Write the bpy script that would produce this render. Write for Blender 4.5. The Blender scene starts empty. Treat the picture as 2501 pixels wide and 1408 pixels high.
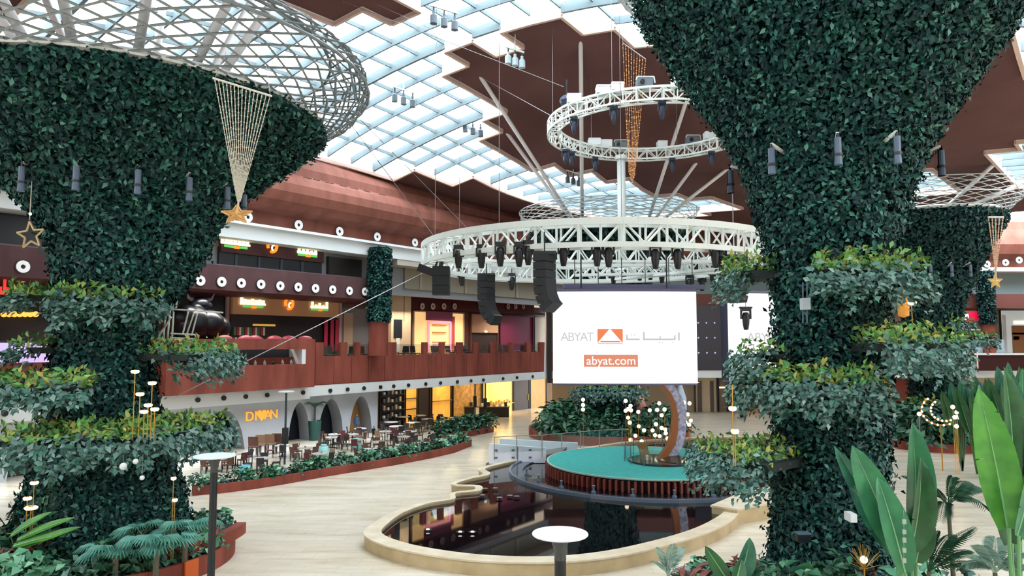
import bpy, math, random
import numpy as np
from math import sin, cos, pi, radians, atan2, sqrt, hypot
from mathutils import Vector, Matrix
R = random.Random(7)
NR = np.random.default_rng(11)
S = bpy.context.scene
COL = S.collection

# ------------------------------------------------------------------ camera, sky, exposure
F = 1750.0
PITCH = math.atan((835 - 704) / F)
EYE = 7.8
cam = bpy.data.cameras.new('camera')
cam.sensor_width = 36
cam.lens = F / 2501 * 36
cam.clip_end = 600
camo = bpy.data.objects.new('camera', cam)
camo.location = (0, 0, EYE)
camo.rotation_euler = (pi / 2 + PITCH, 0, 0)
COL.objects.link(camo)
S.camera = camo
S.view_settings.view_transform = 'Standard'
S.view_settings.look = 'None'
S.view_settings.gamma = 1.0
S.view_settings.use_curve_mapping = False
S.view_settings.exposure = 0.0
try:
    S.cycles.max_bounces = 5
    S.cycles.diffuse_bounces = 3
    S.cycles.adaptive_threshold = 0.02
    S.cycles.glossy_bounces = 3
    S.cycles.transparent_max_bounces = 6
    S.cycles.caustics_reflective = False
    S.cycles.caustics_refractive = False
    S.cycles.sample_clamp_indirect = 6.0
except Exception:
    pass
SKY = 9.8
w = bpy.data.worlds.new('overcast_sky')
S.world = w
w.use_nodes = True
bg = w.node_tree.nodes['Background']
bg.inputs[0].default_value = (0.86, 0.95, 1.0, 1)
bg.inputs[1].default_value = SKY


def ray(px, py):
    u = (px - 1250.5) / F
    v = -(py - 704) / F
    dy = cos(PITCH) - v * sin(PITCH)
    return u / dy, (sin(PITCH) + v * cos(PITCH)) / dy


def at(px, py, d):
    a, b = ray(px, py)
    return Vector((a * d, d, EYE + b * d))


def on(px, py, z=0.0):
    a, b = ray(px, py)
    d = (z - EYE) / b
    return Vector((a * d, d, z))


# ------------------------------------------------------------------ materials
def lin(h):
    h = h.lstrip('#')
    o = []
    for i in (0, 2, 4):
        c = int(h[i:i + 2], 16) / 255
        o.append(c / 12.92 if c <= 0.04045 else ((c + 0.055) / 1.055) ** 2.4)
    return (*o, 1)


MATS = {}


def mat(name, col, rough=0.5, metal=0.0, var=0.0, scale=4.0, stretch=(1, 1, 1), emit=0.0, ecol=None, bump=0.0, spec=0.5, dark=None):
    if name in MATS:
        return MATS[name]
    m = bpy.data.materials.new(name)
    m.use_nodes = True
    nt = m.node_tree
    b = nt.nodes['Principled BSDF']
    c = lin(col)
    b.inputs['Base Color'].default_value = c
    b.inputs['Roughness'].default_value = rough
    b.inputs['Metallic'].default_value = metal
    b.inputs['Specular IOR Level'].default_value = spec
    if var or bump:
        tc = nt.nodes.new('ShaderNodeTexCoord')
        mp = nt.nodes.new('ShaderNodeMapping')
        mp.inputs['Scale'].default_value = stretch
        nz = nt.nodes.new('ShaderNodeTexNoise')
        nz.inputs['Scale'].default_value = scale
        nz.inputs['Detail'].default_value = 6
        nt.links.new(tc.outputs['Object'], mp.inputs[0])
        nt.links.new(mp.outputs[0], nz.inputs['Vector'])
        if var:
            rp = nt.nodes.new('ShaderNodeValToRGB')
            d = lin(dark) if dark else (*[x * (1 - var) for x in c[:3]], 1)
            rp.color_ramp.elements[0].color = d
            rp.color_ramp.elements[1].color = (*[min(1, x * (1 + var * 0.5)) for x in c[:3]], 1)
            rp.color_ramp.elements[0].position = 0.3
            rp.color_ramp.elements[1].position = 0.7
            nt.links.new(nz.outputs['Fac'], rp.inputs[0])
            nt.links.new(rp.outputs[0], b.inputs['Base Color'])
        if bump:
            bp = nt.nodes.new('ShaderNodeBump')
            bp.inputs['Strength'].default_value = bump
            nt.links.new(nz.outputs['Fac'], bp.inputs['Height'])
            nt.links.new(bp.outputs[0], b.inputs['Normal'])
    if emit:
        b.inputs['Emission Color'].default_value = lin(ecol or col)
        b.inputs['Emission Strength'].default_value = emit
    MATS[name] = m
    return m


def leafmat(name, cols, rough=0.45, spec=0.5):
    """every leaf (mesh island) takes its own tone out of COLS"""
    if name in MATS:
        return MATS[name]
    m = bpy.data.materials.new(name)
    m.use_nodes = True
    nt = m.node_tree
    b = nt.nodes['Principled BSDF']
    g = nt.nodes.new('ShaderNodeNewGeometry')
    rp = nt.nodes.new('ShaderNodeValToRGB')
    e = rp.color_ramp.elements
    while len(e) < len(cols):
        e.new(0.5)
    for i, c in enumerate(cols):
        e[i].position = i / (len(cols) - 1)
        e[i].color = lin(c)
    nt.links.new(g.outputs['Random Per Island'], rp.inputs[0])
    nt.links.new(rp.outputs[0], b.inputs['Base Color'])
    b.inputs['Roughness'].default_value = rough
    b.inputs['Specular IOR Level'].default_value = spec
    MATS[name] = m
    return m


def panemat():
    m = bpy.data.materials.new('skylight_glass')
    m.use_nodes = True
    nt = m.node_tree
    nt.nodes.remove(nt.nodes['Principled BSDF'])
    t = nt.nodes.new('ShaderNodeBsdfTransparent')
    t.inputs[0].default_value = (0.93, 0.96, 0.97, 1)
    g = nt.nodes.new('ShaderNodeBsdfGlossy')
    g.inputs['Roughness'].default_value = 0.08
    x = nt.nodes.new('ShaderNodeMixShader')
    x.inputs[0].default_value = 0.06
    nt.links.new(t.outputs[0], x.inputs[1])
    nt.links.new(g.outputs[0], x.inputs[2])
    nt.links.new(x.outputs[0], nt.nodes['Material Output'].inputs[0])
    MATS['pane'] = m
    return m


def clearmat(name, tint, mix=0.12):
    m = bpy.data.materials.new(name)
    m.use_nodes = True
    nt = m.node_tree
    nt.nodes.remove(nt.nodes['Principled BSDF'])
    t = nt.nodes.new('ShaderNodeBsdfTransparent')
    t.inputs[0].default_value = tint
    g = nt.nodes.new('ShaderNodeBsdfGlossy')
    g.inputs['Roughness'].default_value = 0.03
    x = nt.nodes.new('ShaderNodeMixShader')
    x.inputs[0].default_value = mix
    nt.links.new(t.outputs[0], x.inputs[1])
    nt.links.new(g.outputs[0], x.inputs[2])
    nt.links.new(x.outputs[0], nt.nodes['Material Output'].inputs[0])
    MATS[name] = m
    return m


PANE = panemat()
GLASS = clearmat('rail_glass', (0.86, 0.92, 0.91, 1))
SHOPGLASS = clearmat('shop_glass', (0.8, 0.85, 0.86, 1), 0.16)
CORTEN = mat('corten_steel', '88463a', 0.75, 0, 0.4, 0.9, (1, 1, 0.25), bump=0.05, dark='6d352b', spec=0.25)
CORTENU = mat('corten_bulkhead', '8a5548', 0.75, 0, 0.3, 0.9, (1, 1, 0.25), dark='77463b', spec=0.25)
CORTEND = mat('dark_corten', '5d4143', 0.75, 0, 0.3, 0.8, (1, 1, 0.3), dark='4e3537', spec=0.2)
ROOFM = mat('ceiling_brown', '6b4a48', 0.8, 0, 0.2, 0.25, dark='60423f', spec=0.15)
WHITE = mat('white_paint', 'e6eaea', 0.5)
WHITEG = mat('white_steel', 'dfe5e3', 0.4)
SOFFIT = mat('soffit_white', 'dde0e2', 0.6)
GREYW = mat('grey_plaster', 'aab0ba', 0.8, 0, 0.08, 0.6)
BLACK = mat('black_metal', '15171c', 0.45)
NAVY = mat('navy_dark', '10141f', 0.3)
DARKG = mat('dark_grey', '2a2c30', 0.5)
LAMPG = mat('lamp_grey', '55657a', 0.45)
CREAM = mat('cream_stone', 'c9b08e', 0.5, 0, 0.08, 0.7)
BEIGE = mat('beige_panel', '8f8878', 0.4)
GOLD = mat('gold_metal', 'c9973f', 0.35, 0.7)
WARM = mat('warm_bulb', 'ffdca8', 0.4, emit=3.2, ecol='ffd69a')
WARMW = mat('warm_white_bulb', 'fff0dc', 0.4, emit=2.0, ecol='fff0dd')
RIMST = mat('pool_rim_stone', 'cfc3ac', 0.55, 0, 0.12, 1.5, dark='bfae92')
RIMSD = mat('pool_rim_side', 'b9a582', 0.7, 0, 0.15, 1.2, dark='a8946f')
SOIL = mat('planter_soil', '1b201a', 0.95)
STEM = mat('plant_stem', '3c5a35', 0.6)
TRUNK = mat('palm_trunk', '5c5648', 0.8)

IVY = leafmat('ivy_leaves', ['0a2a2e', '0f3437', '123f3d', '174a45', '0c2e36', '1f594f', '2c675a', '5a8c80'], 0.45, 0.28)
IVYD = leafmat('ivy_leaves_far', ['12353a', '1a4341', '235048', '153a3c'], 0.5, 0.35)
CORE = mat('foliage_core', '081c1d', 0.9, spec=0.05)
LIME = leafmat('lime_leaves', ['568f42', '7aa84a', '3c7d44', '94ad50', 'a89c48', '4a8f4c', '62a052'], 0.5)
SAGE = leafmat('sage_leaves', ['46706a', '628880', '365f56', '83a098', '2c564c', '3f7a66'], 0.55)
MIXL = leafmat('mixed_leaves', ['1d4a38', '2b6146', '164034', '3e7a58', '5f9370', '0f332b'], 0.45)
PALEL = leafmat('pale_green_leaves', ['3f7f5c', '5aa077', '2e6b4c', '7ab594', '8fbf9d'], 0.45)
PALMF = leafmat('fan_palm_leaf', ['35705f', '4a8a7a', '5f9c8e'], 0.5)
FEATH = leafmat('feather_palm_leaf', ['1d4733', '2d5f44', '123626', '447654'], 0.5)
PALEP = leafmat('pale_palm_leaf', ['7f9f92', '9bb5a8', '5f8577'], 0.55)
REDL = leafmat('red_leaves', ['6a3a3a', '8a4a44', '4e3a34', '5f6b4e'], 0.55)


# ------------------------------------------------------------------ mesh builder
class MB:
    def __init__(s):
        s.v = []
        s.f = []

    def add(s, vs, fs):
        n = len(s.v)
        s.v += [tuple(x) for x in vs]
        s.f += [tuple(i + n for i in f) for f in fs]
        return s

    def box(s, lo, hi):
        x0, y0, z0 = lo
        x1, y1, z1 = hi
        return s.add([(x0, y0, z0), (x1, y0, z0), (x1, y1, z0), (x0, y1, z0), (x0, y0, z1), (x1, y0, z1), (x1, y1, z1), (x0, y1, z1)],
                     [(3, 2, 1, 0), (4, 5, 6, 7), (0, 1, 5, 4), (1, 2, 6, 5), (2, 3, 7, 6), (3, 0, 4, 7)])

    def hexa(s, p):      # eight corners: bottom ring then top ring
        return s.add(p, [(3, 2, 1, 0), (4, 5, 6, 7), (0, 1, 5, 4), (1, 2, 6, 5), (2, 3, 7, 6), (3, 0, 4, 7)])

    def bar(s, a, b, w, h, up=(0, 0, 1)):
        a = Vector(a)
        b = Vector(b)
        d = (b - a).normalized()
        u = Vector(up)
        if abs(d.dot(u)) > 0.98:
            u = Vector((1, 0, 0))
        x = d.cross(u).normalized() * w / 2
        y = x.cross(d).normalized() * h / 2
        return s.hexa([a - x - y, a + x - y, a + x + y, a - x + y, b - x - y, b + x - y, b + x + y, b - x + y])

    def tube(s, a, b, r, n=6, r2=None, cap=True):
        a = Vector(a)
        b = Vector(b)
        r2 = r if r2 is None else r2
        d = b - a
        if d.length < 1e-6:
            return s
        d.normalize()
        u = Vector((0, 0, 1)) if abs(d.z) < 0.9 else Vector((1, 0, 0))
        x = d.cross(u).normalized()
        y = d.cross(x)
        vs = []
        for c, rr in ((a, r), (b, r2)):
            for i in range(n):
                t = 2 * pi * i / n
                vs.append(c + x * cos(t) * rr + y * sin(t) * rr)
        fs = [(i, (i + 1) % n, n + (i + 1) % n, n + i) for i in range(n)]
        if cap:
            fs += [tuple(range(n - 1, -1, -1)), tuple(range(n, 2 * n))]
        return s.add(vs, fs)

    def path(s, pts, r, n=5):
        pts = [Vector(p) for p in pts]
        rr = r if isinstance(r, (list, tuple)) else [r] * len(pts)
        for i in range(len(pts) - 1):
            s.tube(pts[i], pts[i + 1], rr[i], n, rr[i + 1])
        return s

    def lathe(s, prof, c=(0, 0), n=24, a0=0.0, a1=2 * pi, off=None):
        """PROF: (z, r); OFF: z -> (dx, dy)"""
        full = abs(a1 - a0 - 2 * pi) < 1e-6
        m = n if full else n + 1
        vs = []
        for z, r in prof:
            ox, oy = off(z) if off else (0, 0)
            for i in range(m):
                t = a0 + (a1 - a0) * i / n
                vs.append((c[0] + ox + r * cos(t), c[1] + oy + r * sin(t), z))
        fs = []
        for k in range(len(prof) - 1):
            for i in range(n):
                j = (i + 1) % m
                fs.append((k * m + i, k * m + j, (k + 1) * m + j, (k + 1) * m + i))
        return s.add(vs, fs)

    def prism(s, poly, z0, z1, top=True, bottom=True):
        n = len(poly)
        vs = [(x, y, z0) for x, y in poly] + [(x, y, z1) for x, y in poly]
        fs = [(i, (i + 1) % n, n + (i + 1) % n, n + i) for i in range(n)]
        if bottom:
            fs.append(tuple(range(n - 1, -1, -1)))
        if top:
            fs.append(tuple(range(n, 2 * n)))
        return s.add(vs, fs)

    def ringband(s, inner, outer, z0, z1):
        n = len(inner)
        vs = [(x, y, z0) for x, y in inner] + [(x, y, z0) for x, y in outer] + [(x, y, z1) for x, y in inner] + [(x, y, z1) for x, y in outer]
        fs = []
        for i in range(n):
            j = (i + 1) % n
            fs += [(i, j, 2 * n + j, 2 * n + i), (n + j, n + i, 3 * n + i, 3 * n + j), (2 * n + i, 2 * n + j, 3 * n + j, 3 * n + i), (j, i, n + i, n + j)]
        return s.add(vs, fs)

    def ball(s, c, r, n=10, m=6, sc=(1, 1, 1)):
        vs = [(c[0], c[1], c[2] + r * sc[2])]
        for k in range(1, m):
            t = pi * k / m
            for i in range(n):
                p = 2 * pi * i / n
                vs.append((c[0] + r * sc[0] * sin(t) * cos(p), c[1] + r * sc[1] * sin(t) * sin(p), c[2] + r * sc[2] * cos(t)))
        vs.append((c[0], c[1], c[2] - r * sc[2]))
        fs = [(0, 1 + i, 1 + (i + 1) % n) for i in range(n)]
        for k in range(m - 2):
            for i in range(n):
                a = 1 + k * n
                fs.append((a + i, a + n + i, a + n + (i + 1) % n, a + (i + 1) % n))
        l = len(vs) - 1
        a = 1 + (m - 2) * n
        fs += [(l, a + (i + 1) % n, a + i) for i in range(n)]
        return s.add(vs, fs)

    def build(s, name, m, parent=None, smooth=False, **tags):
        me = bpy.data.meshes.new(name)
        me.from_pydata(s.v, [], s.f)
        if smooth:
            me.polygons.foreach_set('use_smooth', [True] * len(me.polygons))
        return link(name, me, m, parent, **tags)


def wmat(o):
    M = Matrix.LocRotScale(o.location, o.rotation_euler, o.scale)
    return wmat(o.parent) @ o.matrix_parent_inverse @ M if o.parent else M


def link(name, me, m, parent=None, **tags):
    if m is not None and not me.materials:
        me.materials.append(m)
    o = bpy.data.objects.new(name, me)
    COL.objects.link(o)
    if parent is not None:
        o.parent = parent
        o.matrix_parent_inverse = wmat(parent).inverted()      # keep the world coordinates that the mesh was written in
    for k, v in tags.items():
        o[k] = v
    return o


def tag(o, label=None, cat=None, group=None, kind=None):
    if label:
        o['label'] = label
    if cat:
        o['category'] = cat
    if group:
        o['group'] = group
    if kind:
        o['kind'] = kind
    return o


def thing(name, label, cat, loc=(0, 0, 0), group=None):
    o = bpy.data.objects.new(name, None)
    o.empty_display_size = 0.2
    o.location = loc
    COL.objects.link(o)
    return tag(o, label, cat, group, 'thing')


def struct(mb, name, m, parent=None, smooth=False):
    o = mb.build(name, m, parent, smooth)
    if parent is None:
        o['kind'] = 'structure'
    return o


def copy_tree(o, M, label=None, group=None, parent=None):
    """copy of a thing with its parts and sub-parts; M moves it (world matrix of the copy, for the root)"""
    c = o.copy()
    COL.objects.link(c)
    if parent is None:
        c.matrix_world = M
        c.location, c.rotation_euler, c.scale = M.to_translation(), M.to_euler(), M.to_scale()
        if label:
            c['label'] = label
        if group:
            c['group'] = group
    else:
        c.parent = parent
        c.matrix_parent_inverse = o.matrix_parent_inverse.copy()
    for ch in o.children:
        copy_tree(ch, None, parent=c)
    return c


def TRS(loc, rz=0.0, sc=1.0):
    return Matrix.Translation(loc) @ Matrix.Rotation(rz, 4, 'Z') @ Matrix.Scale(sc, 4)


ORD = ['first', 'second', 'third', 'fourth', 'fifth', 'sixth', 'seventh', 'eighth', 'ninth', 'tenth', 'eleventh', 'twelfth', 'thirteenth', 'fourteenth',
       'fifteenth', 'sixteenth', 'seventeenth', 'eighteenth', 'nineteenth', 'twentieth', 'twenty-first', 'twenty-second', 'twenty-third', 'twenty-fourth']


# ------------------------------------------------------------------ leaves in bulk (numpy)
def unit(a):
    return a / np.maximum(np.linalg.norm(a, axis=1, keepdims=True), 1e-9)


def leaves(name, P, N, size, m, parent, aspect=0.55, lift=0.55, droop=0.35, fold=0.18, **tags):
    """one small folded blade per row of P (points) and N (outward normals)"""
    n = len(P)
    size = np.broadcast_to(np.asarray(size, float), (n,))[:, None] * NR.uniform(0.65, 1.3, (n, 1))
    rnd = NR.normal(size=(n, 3))
    t = unit(rnd - N * (rnd * N).sum(1, keepdims=True))
    d = unit(t + N * lift * NR.uniform(0.2, 1.4, (n, 1)) + np.array([[0, 0, -droop]]))
    side = unit(np.cross(d, N + 0.35 * NR.normal(size=(n, 3))))
    up = np.cross(side, d)
    tip = P + d * size
    mid = P + d * size * 0.45
    wv = side * size * aspect * 0.5
    fo = up * size * fold
    V = np.stack([P, mid - wv + fo, tip, mid + wv + fo], 1).reshape(-1, 3)
    me = bpy.data.meshes.new(name)
    me.vertices.add(4 * n)
    me.vertices.foreach_set('co', V.astype(np.float32).ravel())
    me.loops.add(6 * n)
    idx = (np.arange(n)[:, None] * 4 + np.array([[0, 1, 2, 0, 2, 3]])).ravel()
    me.loops.foreach_set('vertex_index', idx.astype(np.int32))
    me.polygons.add(2 * n)
    me.polygons.foreach_set('loop_start', (np.arange(2 * n) * 3).astype(np.int32))
    try:
        me.polygons.foreach_set('loop_total', np.full(2 * n, 3, np.int32))
    except Exception:
        pass
    me.update(calc_edges=True)
    return link(name, me, m, parent, **tags)
# ------------------------------------------------------------------ floor
def floormat():
    m = bpy.data.materials.new('cream_marble')
    m.use_nodes = True
    nt = m.node_tree
    b = nt.nodes['Principled BSDF']
    tc = nt.nodes.new('ShaderNodeTexCoord')
    mp = nt.nodes.new('ShaderNodeMapping')
    mp.inputs['Rotation'].default_value = (0, 0, 0.5)
    mp.inputs['Scale'].default_value = (0.35, 1.6, 1)
    nz = nt.nodes.new('ShaderNodeTexNoise')
    nz.inputs['Scale'].default_value = 0.8
    nz.inputs['Detail'].default_value = 8
    nz.inputs['Roughness'].default_value = 0.65
    rp = nt.nodes.new('ShaderNodeValToRGB')
    e = rp.color_ramp.elements
    e[0].position, e[0].color = 0.3, lin('c2b49d')
    e[1].position, e[1].color = 0.62, lin('ddd5c6')
    e.new(0.45).color = lin('d3c8b4')
    br = nt.nodes.new('ShaderNodeTexBrick')
    br.inputs['Scale'].default_value = 1.0
    br.inputs['Mortar Size'].default_value = 0.012
    br.inputs['Brick Width'].default_value = 1.2
    br.inputs['Row Height'].default_value = 0.8
    br.inputs['Color1'].default_value = (1, 1, 1, 1)
    br.inputs['Color2'].default_value = (0.93, 0.92, 0.9, 1)
    br.inputs['Mortar'].default_value = (0.82, 0.78, 0.72, 1)
    mx = nt.nodes.new('ShaderNodeMix')
    mx.data_type = 'RGBA'
    mx.blend_type = 'MULTIPLY'
    mx.inputs['Factor'].default_value = 0.8
    L = nt.links.new
    L(tc.outputs['Object'], mp.inputs[0])
    L(mp.outputs[0], nz.inputs['Vector'])
    L(nz.outputs['Fac'], rp.inputs[0])
    L(tc.outputs['Object'], br.inputs['Vector'])
    L(rp.outputs[0], mx.inputs[6])
    L(br.outputs['Color'], mx.inputs[7])
    L(mx.outputs[2], b.inputs['Base Color'])
    b.inputs['Roughness'].default_value = 0.18
    b.inputs['Specular IOR Level'].default_value = 0.45
    return m


FLOORM = floormat()
struct(MB().add([(-70, -11, 0), (75, -11, 0), (75, 100, 0), (-70, 100, 0)], [(0, 1, 2, 3)]), 'floor', FLOORM)

# ------------------------------------------------------------------ ceiling: a shallow dome on a diagonal lattice with glazed bays
RS = 1.15
PA, PB, PO = (1.207 * RS, 1.340 * RS), (1.523 * RS, -0.719 * RS), (-4.829 * RS, 36.207 * RS)


def roofz(X, Y):
    x, y = X / RS / 10, (Y / RS - 45) / 10
    z = 14.0 + 0.452 * x - 2.996 * y - 1.156 * x * x + 0.523 * x * y - 0.616 * y * y
    lo, hi = 10.9, 17.0
    if z < lo + 0.8:      # ease into a level rim
        z = lo + 0.8 * math.exp((z - lo - 0.8) / 0.8)
    z = min(z, hi)
    return EYE + RS * z


def node(a, b, up=0.0):
    X = PO[0] + a * PA[0] + b * PB[0]
    Y = PO[1] + a * PA[1] + b * PB[1]
    return Vector((X, Y, roofz(X, Y) + up))


MASK = set()


def fill(b, a0, a1):
    for a in range(a0, a1 + 1):
        MASK.add((a, b))


for b_, a0_, a1_ in [(-7, 2, 5), (-6, 1, 7), (-5, -8, 17), (-4, -8, 17), (-3, -8, 5), (-3, 9, 17), (-2, -8, 4), (-2, 10, 17), (-1, -2, 1), (-1, 11, 17),
                     (0, -1, 0), (0, 13, 16), (1, -3, 1), (1, 14, 16), (2, -6, 0), (3, -6, 0), (4, -6, 1), (5, -6, 2), (6, -6, 2), (5, 10, 15), (6, 10, 15),
                     (7, 10, 16), (8, 10, 16), (9, 11, 16), (10, 12, 16), (13, 10, 16), (14, 9, 16), (15, 8, 16), (15, -3, 2), (16, -3, 2), (16, 8, 15),
                     (7, -8, 0), (8, -8, -1), (10, -7, -3), (11, -7, -3), (12, -7, -4)]:
    fill(b_, a0_, a1_)
mb = MB()
A0, A1, B0, B1 = -26, 24, -10, 27
for a in range(A0, A1):
    for b in range(B0, B1):
        c_ = node(a + .5, b + .5)
        if c_.y < 13 and -40 < c_.x < 50 and c_.y > -9 and ((a // 3) + (b // 3)) % 2 == 0:
            MASK.add((a, b))
for a in range(A0, A1):
    for b in range(B0, B1):
        if (a, b) not in MASK and node(a + .5, b + .5).y > -12:
            mb.add([node(a, b), node(a + 1, b), node(a + 1, b + 1), node(a, b + 1)], [(3, 2, 1, 0)])
ceiling = struct(mb, 'ceiling', ROOFM, smooth=False)

WELL = mat('skylight_well', 'e9e3de', 0.6)
WELLC = mat('skylight_curb', 'd3b3a6', 0.6)
BEAM = mat('skylight_beam', '7c8a90', 0.7, spec=.1)
UP = 0.6
lim = 0
rest = MB()
wells = MB()
curb = MB()
cells = sorted(MASK, key=lambda c: hypot(*(node(c[0] + .5, c[1] + .5) - Vector((0, 20, 0)))[:2]))
seen_edges = set()
beamA, beamB = MB(), MB()
for a, b in cells:
    q = [node(a, b, UP), node(a + 1, b, UP), node(a + 1, b + 1, UP), node(a, b + 1, UP)]
    lim += 1
    if lim <= 280:
        c0 = sum(q, Vector()) / 4
        pm_ = MB().add([p - (p - c0) * 0.0 for p in q], [(3, 2, 1, 0)])
        pm_.build('pane', PANE, ceiling)
    else:
        rest.add(q, [(3, 2, 1, 0)])
    for (p, r, dn, ax) in (((a, b), (a + 1, b), (a, b - 1), 'A'), ((a, b + 1), (a + 1, b + 1), (a, b + 1), 'A'),
                           ((a, b), (a, b + 1), (a - 1, b), 'B'), ((a + 1, b), (a + 1, b + 1), (a + 1, b), 'B')):
        if (p, r) in seen_edges:
            continue
        seen_edges.add((p, r))
        edge = dn not in MASK
        P0, P1 = node(*p), node(*r)
        if edge:
            wells.bar(P0 + Vector((0, 0, UP / 2 - .02)), P1 + Vector((0, 0, UP / 2 - .02)), 0.16, UP + .1)
            curb.bar(P0 + Vector((0, 0, -0.16)), P1 + Vector((0, 0, -0.16)), 0.2, 0.2)
        elif ax == 'A':
            beamA.bar(P0 + Vector((0, 0, 0.4)), P1 + Vector((0, 0, 0.4)), 0.1, 0.24)
        else:
            big = (p[1] if False else p[0]) % 4 == 1
            beamB.bar(P0 + Vector((0, 0, 0.34)), P1 + Vector((0, 0, 0.34)), 0.2 if big else 0.12, 0.62 if big else 0.46)
if rest.v:
    rest.build('far_glazing', PANE, ceiling, kind='stuff')
wells.build('skylight_surround', WELL, ceiling, kind='stuff')
curb.build('skylight_curb', WELLC, ceiling, kind='stuff')
beamA.build('thin_skylight_bar', BEAM, ceiling, kind='stuff')
beamB.build('broad_skylight_bar', BEAM, ceiling, kind='stuff')

# ------------------------------------------------------------------ the long facade on one side, in its own frame (t along, n towards the hall)
FO, FD, FN = (-25.0, 35.0), (0.5902, 0.8073), (0.8073, -0.5902)


def fp(t, n, z):
    return Vector((FO[0] + FD[0] * t + FN[0] * n, FO[1] + FD[1] * t + FN[1] * n, z))


def tp(px, n=0.0, py=835):
    """how far along the facade a sight line through column px meets it at offset n"""
    k = ray(px, py)[0]
    x0, y0 = FO[0] + FN[0] * n, FO[1] + FN[1] * n
    return (k * y0 - x0) / (FD[0] - k * FD[1])


def fz(px, py, n=0.0):
    t = tp(px, n, py)
    d = FO[1] + FD[1] * t + FN[1] * n
    return EYE + ray(px, py)[1] * d


def fbox(mb, t0, t1, n0, n1, z0, z1):
    return mb.hexa([fp(t0, n0, z0), fp(t1, n0, z0), fp(t1, n1, z0), fp(t0, n1, z0), fp(t0, n0, z1), fp(t1, n0, z1), fp(t1, n1, z1), fp(t0, n1, z1)])


def fpart(name, m, parent, *boxes, **tags):
    b = MB()
    for q in boxes:
        fbox(b, *q)
    return b.build(name, m, parent, **tags)


FROT = atan2(FD[1], FD[0])          # text along the facade reads towards growing t when seen from the hall
TE = 52.0
TE2 = 63.0

wl = struct(fbox(MB(), -62, TE2, -14.4, -14, 0, 19.5), 'wall_left', mat('shop_back_wall', '4a3c34', 0.8))
# floors of the upper levels
sl1 = struct(fbox(MB(), -16, TE, -14, 0.0, 4.75, 6.2), 'trim_1', CORTEN)
struct(fbox(fbox(MB(), -16, TE, -14, -0.02, 4.0, 4.749), TE, TE2, -14, -4.5, 4.0, 4.749), 'trim_2', SOFFIT)
fpart('white_fascia', SOFFIT, sl1, (-16, tp(757), -0.02, 0.12, 3.86, 4.72), (tp(757), TE, -0.02, 0.06, 4.02, 4.72))
# corten parapet of the first floor: panel after panel
par = struct(fbox(MB(), -16, TE, -0.25, 0.0, 6.2, 6.75), 'trim_3', CORTEN)
for i in range(20):
    t0 = tp(770) + i * (TE - tp(770)) / 20
    t1 = tp(770) + (i + 1) * (TE - tp(770)) / 20
    fpart('panel', CORTEN, par, (t0 + .02, t1 - .02, 0.0, 0.05, 4.8, 6.74))
for i in range(6):
    t0 = -16 + i * (tp(430) + 16) / 6
    t1 = -16 + (i + 1) * (tp(430) + 16) / 6
    fpart('panel', CORTEN, par, (t0 + .02, t1 - .02, 0.0, 0.05, 4.8, 6.74))
for a_, c_ in [(771, 790), (832, 848), (868, 880), (904, 917), (943, 968), (1034, 1044), (1076, 1086), (1118, 1130), (1158, 1168), (1202, 1214), (1246, 1254), (1286, 1296), (1318, 1330)]:
    fpart('parapet_post', CORTEN, par, (tp(a_), tp(c_), -0.25, 0.04, 6.75, 7.75))
fpart('rail_glass', GLASS, par, (tp(790), TE, -0.14, -0.12, 6.75, 7.6))
# the corten box that bulges out of the parapet, with its long slot
tb0, tb1, ts0, ts1 = tp(408, 1), tp(770, 1), tp(528, 1), tp(748, 1)
bx = struct(fbox(MB(), tb0, tb1, 0.05, 1.0, 4.72, 6.3), 'trim_4', CORTEN)
fpart('panel', CORTEN, bx, (tb0, tb1, 0.05, 1.0, 7.3, 7.95))
fpart('panel', CORTEN, bx, (tb0, ts0, 0.05, 1.0, 6.3, 7.3))
fpart('panel', CORTEN, bx, (ts1, tb1, 0.05, 1.0, 6.3, 7.3))
fpart('slot_back', mat('slot_dark', '23262d', 0.6), bx, (ts0, ts1, -0.5, -0.4, 6.2, 7.5))
fpart('slot_end', SOFFIT, bx, (ts1 - 0.3, ts1, -0.4, 0.98, 6.3, 7.3))
for i in range(9):
    tt = ts0 + (i + .6) * (ts1 - ts0) / 9.6
    MB().lathe([(6.3, .09), (6.45, .1), (6.55, .04), (6.62, .04)], fp(tt, 0.35, 0)[:2], 8).build('jar', mat('jar_glass', '9aa4ab', 0.2) if i % 3 else BLACK, bx)
# second-floor slab: brown parapet, openings, white roof slab
p2 = struct(fbox(MB(), -16, tp(901), -0.3, 0.0, 11.0, 12.55), 'trim_5', CORTEND)
fpart('slab', CORTEND, p2, (-16, tp(925), -14, -0.3, 11.0, 11.6))
fpart('slab', CORTEND, p2, (tp(925), TE, -14, -4.2, 11.0, 11.6))
fpart('slab', CORTEND, p2, (TE, TE2, -14, -4.2, 11.0, 11.6))
fpart('handrail', mat('rail_steel', '6f6468', 0.4, 0.6), p2, (-16, tp(901), -0.18, -0.1, 12.56, 12.63))
p3 = struct(fbox(MB(), tp(1000, -4), TE, -4.3, -4.0, 10.75, 12.25), 'trim_6', mat('deep_red_band', '4a2020', 0.6, spec=.2))
sl3 = struct(fbox(MB(), -16, TE, -14, 0.15, 14.35, 15.25), 'trim_7', SOFFIT)
fpart('white_edge', WHITE, sl3, (-16, TE, 0.15, 0.45, 15.25, 15.42))
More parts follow.
